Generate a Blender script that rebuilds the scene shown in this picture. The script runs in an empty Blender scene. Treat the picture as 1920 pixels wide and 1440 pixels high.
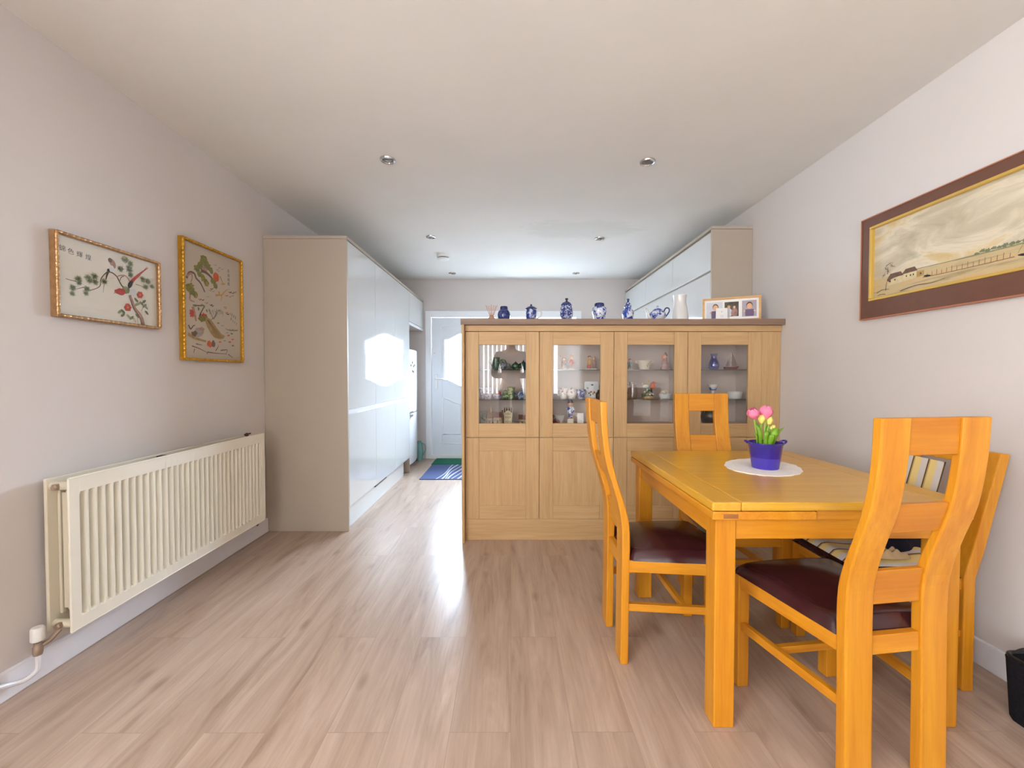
import bpy, bmesh, math, random
from math import sin, cos, pi, radians
from mathutils import Vector, Matrix

random.seed(7)
S = bpy.context.scene
COL = S.collection

# ------------------------------------------------------------------ camera, world, exposure
cam_d = bpy.data.cameras.new('camera')
cam_d.sensor_width = 36.0
cam_d.lens = 780 / 1920 * 36.0
cam_d.clip_start = 0.02
cam = bpy.data.objects.new('camera', cam_d)
COL.objects.link(cam)
cam.location = (0, 0, 1.12)
cam.rotation_euler = (radians(90 - 1.25), 0, radians(-0.15))
S.camera = cam

W = bpy.data.worlds.new('world')
W.use_nodes = True
W.node_tree.nodes['Background'].inputs[0].default_value = (0.75, 0.86, 1.0, 1)
W.node_tree.nodes['Background'].inputs[1].default_value = 1.0
S.world = W

S.view_settings.view_transform = 'Standard'
S.view_settings.look = 'None'
S.view_settings.exposure = 0.40
S.view_settings.gamma = 1.0
S.view_settings.use_curve_mapping = False
S.cycles.use_denoising = True
S.cycles.max_bounces = 10
S.cycles.diffuse_bounces = 6
S.cycles.glossy_bounces = 4
S.cycles.transparent_max_bounces = 16
S.cycles.caustics_reflective = False
S.cycles.caustics_refractive = False
S.cycles.sample_clamp_indirect = 6.0

REAR_WINDOW = 6.0         # daylight through the living-room window behind the camera
LEFT_FILL = 17.5        # glow of an unseen left-wall pane added to brighten the right wall
SIDE_WINDOW = 8.0        # daylight through the kitchen window beside the front door
DOOR_GLASS = 9.0          # daylight through the front door's frosted glass

# open sky over the street in front of the house: shines down through the door glass and the kitchen window
sky_d = bpy.data.lights.new('daylight', 'AREA')
sky_d.shape = 'RECTANGLE'
sky_d.size, sky_d.size_y = 5.6, 3.4
sky_d.energy = 7400
sky_d.color = (0.66, 0.82, 1.0)
sky = bpy.data.objects.new('daylight', sky_d)
COL.objects.link(sky)
sky.location = (0.6, 8.6, 3.1)
sky.rotation_euler = (Vector((-0.6, 3.2, 0.2)) - Vector(sky.location)).to_track_quat('-Z', 'Y').to_euler()


# ------------------------------------------------------------------ materials
def lin(h):
    if isinstance(h, str):
        h = h.lstrip('#')
        c = [int(h[i:i + 2], 16) / 255 for i in (0, 2, 4)]
    else:
        c = [v / 255 for v in h]
    return tuple((v / 12.92 if v <= 0.04045 else ((v + 0.055) / 1.055) ** 2.4) for v in c) + (1.0,)


MATS = {}


def base(name):
    m = bpy.data.materials.new(name)
    m.use_nodes = True
    nt = m.node_tree
    b = nt.nodes['Principled BSDF']
    MATS[name] = m
    return m, nt, b


def coords(nt, scale=(1, 1, 1), jitter=True):
    tc = nt.nodes.new('ShaderNodeTexCoord')
    mp = nt.nodes.new('ShaderNodeMapping')
    mp.inputs['Scale'].default_value = scale
    nt.links.new(tc.outputs['Object'], mp.inputs['Vector'])
    if jitter:
        oi = nt.nodes.new('ShaderNodeObjectInfo')
        mu = nt.nodes.new('ShaderNodeMath')
        mu.operation = 'MULTIPLY'
        mu.inputs[1].default_value = 17.3
        nt.links.new(oi.outputs['Random'], mu.inputs[0])
        nt.links.new(mu.outputs[0], mp.inputs['Location'])
    return mp.outputs['Vector']


def ramp(nt, fac, stops):
    r = nt.nodes.new('ShaderNodeValToRGB')
    els = r.color_ramp.elements
    while len(els) < len(stops):
        els.new(0.5)
    for e, (p, c) in zip(els, stops):
        e.position = p
        e.color = c if len(c) == 4 else lin(c)
    nt.links.new(fac, r.inputs[0])
    return r.outputs[0]


def noise(nt, vec, scale, detail=3, rough=0.5, dist=0.0):
    n = nt.nodes.new('ShaderNodeTexNoise')
    n.inputs['Scale'].default_value = scale
    n.inputs['Detail'].default_value = detail
    n.inputs['Roughness'].default_value = rough
    n.inputs['Distortion'].default_value = dist
    nt.links.new(vec, n.inputs['Vector'])
    return n.outputs['Fac']


def bump(nt, b, h, strength, dist=0.002):
    n = nt.nodes.new('ShaderNodeBump')
    n.inputs['Strength'].default_value = strength
    n.inputs['Distance'].default_value = dist
    nt.links.new(h, n.inputs['Height'])
    nt.links.new(n.outputs['Normal'], b.inputs['Normal'])


def shade(c, k):
    return tuple(min(1, v * k) for v in c[:3]) + (1.0,)


def plain(name, col, rough=0.5, metal=0.0, var=0.05, vscale=6.0, spec=0.5, coat=0.0, bmp=0.0, bscale=60):
    m, nt, b = base(name)
    c = lin(col)
    v = coords(nt)
    f = noise(nt, v, vscale, 3)
    nt.links.new(ramp(nt, f, [(0.3, shade(c, 1 - var)), (0.7, shade(c, 1 + var))]), b.inputs['Base Color'])
    b.inputs['Roughness'].default_value = rough
    b.inputs['Metallic'].default_value = metal
    b.inputs['Specular IOR Level'].default_value = spec
    b.inputs['Coat Weight'].default_value = coat
    if bmp:
        bump(nt, b, noise(nt, v, bscale, 2), bmp)
    return m


def wood(name, light, dark, axis='Z', rough=0.4, scale=1.0, spec=0.4, coat=0.0, contrast=1.0):
    m, nt, b = base(name)
    lo, hi = 1.2 * scale, 22.0 * scale
    sc = {'X': (lo, hi, hi), 'Y': (hi, lo, hi), 'Z': (hi, hi, lo)}[axis]
    v = coords(nt, sc)
    f = noise(nt, v, 1.0, 6, 0.6, 0.6)
    sc2 = {'X': (6, 130, 130), 'Y': (130, 6, 130), 'Z': (130, 130, 6)}[axis]
    f2 = noise(nt, coords(nt, sc2), 1.0, 2)
    cA, cB = lin(light), lin(dark)
    col = ramp(nt, f, [(0.5 - 0.22 / contrast, cB), (0.5 + 0.2 / contrast, cA)])
    mx = nt.nodes.new('ShaderNodeMix')
    mx.data_type = 'RGBA'
    mx.blend_type = 'MULTIPLY'
    mx.inputs[0].default_value = 0.35
    nt.links.new(col, mx.inputs[6])
    nt.links.new(ramp(nt, f2, [(0.3, (0.72, 0.68, 0.62, 1)), (0.6, (1, 1, 1, 1))]), mx.inputs[7])
    nt.links.new(mx.outputs[2], b.inputs['Base Color'])
    b.inputs['Roughness'].default_value = rough
    b.inputs['Specular IOR Level'].default_value = spec
    b.inputs['Coat Weight'].default_value = coat
    bump(nt, b, f2, 0.08, 0.0005)
    return m


def spots(name, bg, fg, scale=40, thr=0.52, rough=0.15, fg2=None, coat=0.3, soft=0.04):
    """glazed china: painted patches over a glaze"""
    m, nt, b = base(name)
    v = coords(nt)
    f = noise(nt, v, scale, 3, 0.6, 0.8)
    stops = [(thr - soft, lin(bg)), (thr + soft, lin(fg))]
    if fg2:
        stops.append((min(0.95, thr + 0.12), lin(fg2)))
    nt.links.new(ramp(nt, f, stops), b.inputs['Base Color'])
    b.inputs['Roughness'].default_value = rough
    b.inputs['Coat Weight'].default_value = coat
    return m


def clear_glass(name, tint=(1, 1, 1, 1), gloss=0.06, rough=0.02):
    m = bpy.data.materials.new(name)
    m.use_nodes = True
    nt = m.node_tree
    nt.nodes.clear()
    out = nt.nodes.new('ShaderNodeOutputMaterial')
    tr = nt.nodes.new('ShaderNodeBsdfTransparent')
    tr.inputs[0].default_value = tint
    gl = nt.nodes.new('ShaderNodeBsdfGlossy')
    gl.inputs['Roughness'].default_value = rough
    lw = nt.nodes.new('ShaderNodeLayerWeight')
    lw.inputs['Blend'].default_value = 0.5
    pw = nt.nodes.new('ShaderNodeMath')
    pw.operation = 'POWER'
    pw.inputs[1].default_value = 5.0
    nt.links.new(lw.outputs['Facing'], pw.inputs[0])
    ad = nt.nodes.new('ShaderNodeMath')
    ad.operation = 'ADD'
    ad.use_clamp = True
    ad.inputs[1].default_value = 0.04 + gloss
    nt.links.new(pw.outputs[0], ad.inputs[0])
    mx = nt.nodes.new('ShaderNodeMixShader')
    nt.links.new(ad.outputs[0], mx.inputs[0])
    nt.links.new(tr.outputs[0], mx.inputs[1])
    nt.links.new(gl.outputs[0], mx.inputs[2])
    nt.links.new(mx.outputs[0], out.inputs[0])
    MATS[name] = m
    return m


def lit_pane(name, col, strength, clear=0.0):
    m, nt, b = base(name)
    v = coords(nt, jitter=False)
    f = noise(nt, v, 9, 2)
    c = col
    nt.links.new(ramp(nt, f, [(0.3, tuple(k * 0.93 for k in c[:3]) + (1,)), (0.7, c)]), b.inputs['Emission Color'])
    b.inputs['Emission Strength'].default_value = strength
    b.inputs['Base Color'].default_value = (0.8, 0.85, 0.9, 1)
    b.inputs['Roughness'].default_value = 0.2
    if clear:
        tr = nt.nodes.new('ShaderNodeBsdfTransparent')
        mx = nt.nodes.new('ShaderNodeMixShader')
        mx.inputs[0].default_value = clear
        nt.links.new(b.outputs[0], mx.inputs[1])
        nt.links.new(tr.outputs[0], mx.inputs[2])
        nt.links.new(mx.outputs[0], nt.nodes['Material Output'].inputs[0])
    return m


# room surfaces
plain('wall_paint', (212, 206, 203), 0.85, var=0.015, vscale=2, spec=0.2, bmp=0.05, bscale=180)
plain('trim_white', (226, 226, 232), 0.4, var=0.01)
plain('upvc', (222, 229, 236), 0.3, var=0.01)
plain('upvc_bright', (236, 240, 244), 0.3, var=0.01)


def ceiling_material():
    m, nt, b = base('ceiling_paint')
    v = coords(nt, jitter=False)
    f = noise(nt, v, 2.0, 3)
    c0 = ramp(nt, f, [(0.3, (226, 224, 219)), (0.7, (230, 228, 223))])
    # an old water stain over the kitchen: an uneven, slightly darker patch
    geo = nt.nodes.new('ShaderNodeNewGeometry')
    sep = nt.nodes.new('ShaderNodeSeparateXYZ')
    nt.links.new(geo.outputs['Position'], sep.inputs[0])

    def band(o, c, w):
        a = nt.nodes.new('ShaderNodeMath'); a.operation = 'SUBTRACT'; a.inputs[1].default_value = c
        nt.links.new(o, a.inputs[0])
        q = nt.nodes.new('ShaderNodeMath'); q.operation = 'DIVIDE'; q.inputs[1].default_value = w
        nt.links.new(a.outputs[0], q.inputs[0])
        p = nt.nodes.new('ShaderNodeMath'); p.operation = 'MULTIPLY'
        nt.links.new(q.outputs[0], p.inputs[0]); nt.links.new(q.outputs[0], p.inputs[1])
        return p.outputs[0]
    ad = nt.nodes.new('ShaderNodeMath'); ad.operation = 'ADD'
    nt.links.new(band(sep.outputs[0], 0.62, 0.55), ad.inputs[0])
    nt.links.new(band(sep.outputs[1], 3.68, 0.27), ad.inputs[1])
    n2 = noise(nt, coords(nt, (1.5, 4, 1), False), 3.0, 5, 0.65, 1.0)
    mu = nt.nodes.new('ShaderNodeMath'); mu.operation = 'MULTIPLY_ADD'
    mu.inputs[1].default_value = 2.6
    nt.links.new(n2, mu.inputs[0]); nt.links.new(ad.outputs[0], mu.inputs[2])
    sc = nt.nodes.new('ShaderNodeMath'); sc.operation = 'MULTIPLY'; sc.inputs[1].default_value = 0.45
    nt.links.new(mu.outputs[0], sc.inputs[0])
    k = ramp(nt, sc.outputs[0], [(0.0, (0.87, 0.885, 0.87, 1)), (0.86, (0.93, 0.94, 0.93, 1)), (1.0, (1, 1, 1, 1))])
    mx = nt.nodes.new('ShaderNodeMix'); mx.data_type = 'RGBA'; mx.blend_type = 'MULTIPLY'; mx.inputs[0].default_value = 1.0
    nt.links.new(c0, mx.inputs[6]); nt.links.new(k, mx.inputs[7])
    nt.links.new(mx.outputs[2], b.inputs['Base Color'])
    b.inputs['Roughness'].default_value = 0.9
    b.inputs['Specular IOR Level'].default_value = 0.15


ceiling_material()


def floor_material():
    m, nt, b = base('oak_laminate')
    tc = nt.nodes.new('ShaderNodeTexCoord')
    mp = nt.nodes.new('ShaderNodeMapping')
    mp.inputs['Rotation'].default_value = (0, 0, radians(90))
    nt.links.new(tc.outputs['Object'], mp.inputs['Vector'])
    br = nt.nodes.new('ShaderNodeTexBrick')
    br.offset = 0.37
    br.inputs['Color1'].default_value = (0, 0, 0, 1)
    br.inputs['Color2'].default_value = (1, 1, 1, 1)
    br.inputs['Mortar'].default_value = (0.5, 0.5, 0.5, 1)
    br.inputs['Scale'].default_value = 1.0
    br.inputs['Mortar Size'].default_value = 0.0009
    br.inputs['Mortar Smooth'].default_value = 0.0
    br.inputs['Brick Width'].default_value = 1.28
    br.inputs['Row Height'].default_value = 0.192
    nt.links.new(mp.outputs[0], br.inputs['Vector'])
    # every plank gets its own shift of the grain
    sh = nt.nodes.new('ShaderNodeVectorMath'); sh.operation = 'SCALE'; sh.inputs['Scale'].default_value = 23.0
    nt.links.new(br.outputs['Color'], sh.inputs[0])
    ad = nt.nodes.new('ShaderNodeVectorMath'); ad.operation = 'ADD'
    nt.links.new(tc.outputs['Object'], ad.inputs[0]); nt.links.new(sh.outputs[0], ad.inputs[1])
    g = nt.nodes.new('ShaderNodeMapping'); g.inputs['Scale'].default_value = (7.5, 0.9, 1)
    nt.links.new(ad.outputs[0], g.inputs['Vector'])
    f = noise(nt, g.outputs[0], 1.6, 6, 0.62, 0.9)
    g2 = nt.nodes.new('ShaderNodeMapping'); g2.inputs['Scale'].default_value = (70, 3.0, 1)
    nt.links.new(ad.outputs[0], g2.inputs['Vector'])
    f2 = noise(nt, g2.outputs[0], 1.5, 3, 0.6)
    col = ramp(nt, f, [(0.27, (146, 122, 105)), (0.42, (171, 148, 131)), (0.6, (184, 162, 146)), (0.75, (198, 179, 164))])
    mx = nt.nodes.new('ShaderNodeMix'); mx.data_type = 'RGBA'; mx.blend_type = 'MULTIPLY'; mx.inputs[0].default_value = 0.5
    nt.links.new(col, mx.inputs[6])
    nt.links.new(ramp(nt, f2, [(0.3, (0.80, 0.77, 0.74, 1)), (0.6, (1, 1, 1, 1))]), mx.inputs[7])
    # knots
    g3 = nt.nodes.new('ShaderNodeMapping'); g3.inputs['Scale'].default_value = (5.5, 2.2, 1)
    nt.links.new(ad.outputs[0], g3.inputs['Vector'])
    vo = nt.nodes.new('ShaderNodeTexVoronoi'); vo.inputs['Scale'].default_value = 1.0
    nt.links.new(g3.outputs[0], vo.inputs['Vector'])
    kn = ramp(nt, vo.outputs['Distance'], [(0.03, (0.62, 0.55, 0.5, 1)), (0.13, (1, 1, 1, 1))])
    mk = nt.nodes.new('ShaderNodeMix'); mk.data_type = 'RGBA'; mk.blend_type = 'MULTIPLY'; mk.inputs[0].default_value = 0.7
    nt.links.new(mx.outputs[2], mk.inputs[6]); nt.links.new(kn, mk.inputs[7])
    # plank tone and joints
    mt = nt.nodes.new('ShaderNodeMix'); mt.data_type = 'RGBA'; mt.blend_type = 'MULTIPLY'; mt.inputs[0].default_value = 1.0
    nt.links.new(mk.outputs[2], mt.inputs[6])
    nt.links.new(ramp(nt, br.outputs['Color'], [(0.0, (0.97, 0.97, 0.97, 1)), (1.0, (1.03, 1.025, 1.02, 1))]), mt.inputs[7])
    mj = nt.nodes.new('ShaderNodeMix'); mj.data_type = 'RGBA'
    nt.links.new(br.outputs['Fac'], mj.inputs[0])
    nt.links.new(mt.outputs[2], mj.inputs[6])
    mj.inputs[7].default_value = lin((156, 134, 118))
    nt.links.new(mj.outputs[2], b.inputs['Base Color'])
    b.inputs['Roughness'].default_value = 0.30
    b.inputs['Specular IOR Level'].default_value = 0.5
    bump(nt, b, f2, 0.05, 0.0006)


floor_material()

# furniture
for ax in 'XYZ':
    wood('honey_oak_' + ax, (216, 150, 38), (196, 122, 22), ax, 0.36, 1.0, 0.45)
    wood('cabinet_oak_' + ax, (202, 169, 124), (187, 152, 106), ax, 0.45, 1.2, 0.35)
wood('table_oak_Y', (216, 166, 56), (200, 146, 40), 'Y', 0.28, 1.0, 0.5, 0.1)
wood('table_oak_X', (218, 170, 60), (204, 150, 44), 'X', 0.28, 1.0, 0.5, 0.1)
wood('oak_knot', (170, 110, 60), (96, 56, 30), 'X', 0.5, 2.5)
wood('worktop_wood', (150, 124, 104), (118, 96, 82), 'X', 0.4, 0.7, contrast=1.2)
wood('frame_oak', (222, 178, 122), (206, 158, 100), 'X', 0.4)
plain('cabinet_inside', (204, 188, 178), 0.6, var=0.04, vscale=4)
plain('carcass_taupe', (175, 163, 148), 0.5, var=0.01)
plain('dark_taupe', (90, 82, 78), 0.6)  # flat dark taupe for the vent slot, fridge base and bracket clip
m = plain('gloss_white', (203, 204, 202), 0.04, var=0.01, spec=0.55, coat=0.35)
m.node_tree.nodes['Principled BSDF'].inputs['Coat Roughness'].default_value = 0.02
plain('rail_white', (226, 228, 232), 0.2, var=0.01)
plain('radiator_cream', (232, 228, 214), 0.35, var=0.02)
plain('radiator_side', (214, 206, 186), 0.45, var=0.02)
plain('brass_nut', (158, 138, 120), 0.4, 0.35)
plain('chrome', (210, 208, 205), 0.15, 1.0)
plain('lamp_glass', (120, 116, 110), 0.25, 0.3)
plain('dark_red_plastic', (70, 20, 24), 0.4)
plain('slot_grey', (120, 118, 116), 0.6)
plain('white_plastic', (232, 232, 230), 0.4, var=0.01)
m = plain('leather', (58, 26, 30), 0.21, var=0.15, vscale=8, spec=0.55, bmp=0.25, bscale=40)
plain('black_fabric', (30, 29, 33), 0.95, var=0.25, vscale=90, spec=0.1, bmp=0.4, bscale=260)
plain('black_wire', (26, 24, 26), 0.4)
plain('navy_cloth', (26, 25, 40), 0.85, var=0.2, spec=0.2)
plain('beige_cloth', (196, 170, 130), 0.9, var=0.1, spec=0.1)
plain('cobalt', (44, 26, 140), 0.22, var=0.05, coat=0.3)
plain('cobalt_dip', (66, 50, 168), 0.25, var=0.05, coat=0.3)
plain('soil', (60, 44, 34), 0.95, var=0.3, vscale=60)
plain('leaf_green', (112, 158, 34), 0.45, var=0.25, vscale=22)
plain('stem_green', (150, 184, 84), 0.5, var=0.1)
plain('bud_yellow', (232, 220, 120), 0.5, var=0.1)
plain('tulip_pink', (238, 128, 164), 0.5, var=0.22, vscale=45)
plain('doily_white', (242, 238, 232), 0.9, var=0.03, vscale=60, bmp=0.3, bscale=220)
plain('gold', (206, 156, 52), 0.3, 0.75, var=0.12, vscale=40)
plain('rose_gold', (196, 156, 112), 0.28, 0.8, var=0.15, vscale=40)
plain('gold_dark', (150, 104, 30), 0.35, 0.7, var=0.12)
plain('silk', (228, 222, 208), 0.75, var=0.02)
plain('silk_grey', (204, 192, 176), 0.75, var=0.03)
plain('picture_brown', (104, 68, 52), 0.55, var=0.06, vscale=30)
plain('copper_edge', (196, 128, 96), 0.35, 0.5)
plain('fillet_gold', (222, 186, 96), 0.35, 0.5)
clear_glass('picture_glass', gloss=0.0, rough=0.01)
clear_glass('cabinet_glass', gloss=0.03, rough=0.0)
clear_glass('shelf_glass', (0.72, 0.80, 0.76, 1), gloss=0.05, rough=0.02)
clear_glass('blue_glass', (0.45, 0.52, 0.92, 1), gloss=0.10, rough=0.05)
clear_glass('clear_ornament', (0.86, 0.84, 0.82, 1), gloss=0.14, rough=0.05)
lit_pane('pane_rear', (0.93, 0.975, 1.0, 1), REAR_WINDOW)
lit_pane('fill_pane_left', (0.96, 0.985, 1.0, 1), LEFT_FILL)
lit_pane('pane_side', (0.82, 0.93, 1.0, 1), SIDE_WINDOW, 0.68)
lit_pane('pane_door', (0.82, 0.93, 1.0, 1), DOOR_GLASS, 0.5)


def vane_material():
    m, nt, b = base('blind_fabric')
    b.inputs['Base Color'].default_value = lin((236, 232, 226))
    b.inputs['Roughness'].default_value = 0.8
    b.inputs['Transmission Weight'].default_value = 0.0
    tl = nt.nodes.new('ShaderNodeBsdfTranslucent')
    v = coords(nt)
    nt.links.new(ramp(nt, noise(nt, v, 3, 2), [(0.3, lin((232, 214, 200))), (0.7, lin((226, 230, 240)))]), tl.inputs[0])
    mx = nt.nodes.new('ShaderNodeMixShader')
    mx.inputs[0].default_value = 0.5
    out = nt.nodes['Material Output']
    nt.links.new(b.outputs[0], mx.inputs[1])
    nt.links.new(tl.outputs[0], mx.inputs[2])
    nt.links.new(mx.outputs[0], out.inputs[0])


vane_material()

# china and ornaments
spots('blue_white_a', (206, 214, 228), (38, 62, 140), 46, 0.46)
spots('blue_white_b', (70, 84, 140), (30, 44, 104), 60, 0.5)
spots('blue_white_c', (214, 220, 230), (34, 66, 158), 36, 0.50)
spots('blue_white_d', (190, 200, 222), (44, 58, 128), 64, 0.47)
plain('china_blue_dark', (40, 48, 104), 0.15, coat=0.3, var=0.2, vscale=40)
plain('china_white', (222, 222, 220), 0.2, var=0.02, coat=0.2)
plain('china_cream', (220, 210, 186), 0.25, var=0.04, coat=0.2)
spots('china_floral', (224, 216, 204), (150, 84, 92), 60, 0.60, fg2=(70, 96, 70))
spots('china_lavender', (206, 200, 214), (120, 104, 150), 70, 0.56)
spots('cabbage_green', (58, 92, 66), (30, 60, 46), 60, 0.5, fg2=(120, 150, 110))
spots('teal_glaze', (60, 110, 108), (30, 70, 74), 60, 0.5)
spots('mauve_green', (150, 140, 170), (70, 100, 76), 40, 0.5)
spots('green_cream', (186, 190, 150), (80, 120, 84), 40, 0.5)
spots('blue_stripe', (196, 208, 220), (52, 92, 142), 50, 0.48)
plain('thatch', (112, 84, 56), 0.9, var=0.3, vscale=60)
plain('roof_brown', (104, 64, 48), 0.8, var=0.3, vscale=50)
plain('cottage_wall', (176, 156, 116), 0.8, var=0.15, vscale=50)
plain('town_stone', (206, 192, 152), 0.7, var=0.12, vscale=60)
plain('bush_green', (62, 84, 48), 0.9, var=0.4, vscale=70)
plain('skin', (224, 172, 136), 0.5, var=0.05)
plain('hair_brown', (92, 60, 38), 0.6, var=0.2, vscale=40)
plain('hair_fair', (186, 150, 96), 0.6, var=0.2, vscale=40)
plain('hair_orange', (214, 124, 66), 0.6, var=0.2, vscale=40)
plain('cloth_brown', (124, 84, 54), 0.6, var=0.25, vscale=50)
plain('cloth_red', (176, 74, 64), 0.6, var=0.25, vscale=50)
plain('cloth_mauve', (160, 122, 116), 0.6, var=0.35, vscale=60)
plain('cloth_ochre', (198, 156, 96), 0.6, var=0.2, vscale=50)
plain('robin_red', (206, 82, 30), 0.5, var=0.15, vscale=60)
plain('wren_buff', (190, 164, 120), 0.5, var=0.2, vscale=60)
plain('wine_red', (104, 26, 40), 0.3, var=0.1)
plain('dark_brown_glaze', (44, 34, 28), 0.2, var=0.15)
plain('reed', (196, 150, 120), 0.7)
plain('copper_glass', (196, 148, 120), 0.15, 0.2)
plain('mat_blue', (86, 97, 134), 0.95, var=0.12, vscale=90, spec=0.1)
plain('mat_green', (44, 104, 82), 0.95, var=0.12, vscale=90, spec=0.1)
plain('mat_line', (196, 200, 210), 0.95)
plain('fridge_white', (232, 236, 240), 0.25, var=0.01)
plain('magnet_dark', (40, 62, 52), 0.6)
plain('teal_plastic', (112, 164, 160), 0.4)
plain('photo_grey', (206, 210, 220), 0.5)
plain('photo_white', (236, 234, 232), 0.6)
plain('photo_dark', (78, 74, 62), 0.5, var=0.4, vscale=50)
plain('photo_purple', (108, 88, 120), 0.5)
plain('photo_mauve_grey', (168, 160, 170), 0.5)
plain('ink', (44, 42, 46), 0.8)
plain('thread_haze', (186, 188, 160), 0.8)
plain('thread_green', (140, 150, 108), 0.8, var=0.2, vscale=60)
plain('thread_dark_green', (112, 120, 92), 0.8, var=0.2, vscale=60)
plain('thread_moss', (128, 128, 52), 0.8, var=0.25, vscale=60)
plain('thread_brown', (110, 84, 72), 0.8, var=0.2, vscale=60)
plain('thread_pinkbrown', (176, 134, 116), 0.8, var=0.2, vscale=60)
plain('thread_red', (190, 66, 56), 0.8, var=0.15, vscale=60)
plain('thread_orange', (206, 92, 44), 0.8, var=0.15, vscale=60)
plain('thread_tan', (170, 140, 84), 0.8, var=0.2, vscale=60)
plain('thread_grey', (168, 158, 150), 0.8, var=0.2, vscale=60)
plain('thread_gold', (196, 156, 84), 0.8, var=0.15)
plain('suit_dark', (52, 50, 56), 0.9)
plain('hair_dark', (40, 34, 30), 0.7)


def striped_material():
    m, nt, b = base('striped_ticking')
    v = coords(nt, jitter=False)
    sep = nt.nodes.new('ShaderNodeSeparateXYZ')
    nt.links.new(v, sep.inputs[0])
    mu = nt.nodes.new('ShaderNodeMath'); mu.operation = 'MULTIPLY'; mu.inputs[1].default_value = 1 / 0.062
    nt.links.new(sep.outputs[0], mu.inputs[0])
    fr = nt.nodes.new('ShaderNodeMath'); fr.operation = 'FRACT'
    nt.links.new(mu.outputs[0], fr.inputs[0])
    c = ramp(nt, fr.outputs[0], [(0.0, (92, 70, 36)), (0.09, (206, 198, 190)), (0.50, (226, 200, 130)), (0.92, (196, 160, 96))])
    r = [n for n in nt.nodes if n.type == 'VALTORGB'][-1]
    r.color_ramp.interpolation = 'CONSTANT'
    nt.links.new(c, b.inputs['Base Color'])
    b.inputs['Roughness'].default_value = 0.9


striped_material()


def seascape_material():
    """a sepia sky over pale flats: streaky paint, x along the canvas, z up (0 at the bottom edge)"""
    m, nt, b = base('seascape_paint')
    tc = nt.nodes.new('ShaderNodeTexCoord')
    mp = nt.nodes.new('ShaderNodeMapping')
    mp.inputs['Rotation'].default_value = (0, 0.5, 0)
    mp.inputs['Scale'].default_value = (2.2, 1, 6.5)
    nt.links.new(tc.outputs['Object'], mp.inputs['Vector'])
    f = noise(nt, mp.outputs[0], 1.6, 6, 0.6, 0.9)
    sky = ramp(nt, f, [(0.30, (172, 160, 134)), (0.45, (196, 184, 158)), (0.55, (216, 204, 180)), (0.63, (208, 188, 144)), (0.75, (198, 168, 112))])
    mp2 = nt.nodes.new('ShaderNodeMapping'); mp2.inputs['Scale'].default_value = (3, 1, 40)
    nt.links.new(tc.outputs['Object'], mp2.inputs['Vector'])
    f2 = noise(nt, mp2.outputs[0], 1.3, 5, 0.6, 0.3)
    land = ramp(nt, f2, [(0.3, (150, 128, 90)), (0.5, (196, 176, 134)), (0.7, (206, 168, 112))])
    sep = nt.nodes.new('ShaderNodeSeparateXYZ')
    nt.links.new(tc.outputs['Object'], sep.inputs[0])
    st = ramp(nt, sep.outputs[2], [(0.088, (0, 0, 0, 1)), (0.094, (1, 1, 1, 1))])
    mx = nt.nodes.new('ShaderNodeMix'); mx.data_type = 'RGBA'
    nt.links.new(st, mx.inputs[0])
    nt.links.new(land, mx.inputs[6]); nt.links.new(sky, mx.inputs[7])
    nt.links.new(mx.outputs[2], b.inputs['Base Color'])
    b.inputs['Roughness'].default_value = 0.45
    bump(nt, b, f, 0.15, 0.002)


seascape_material()


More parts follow.
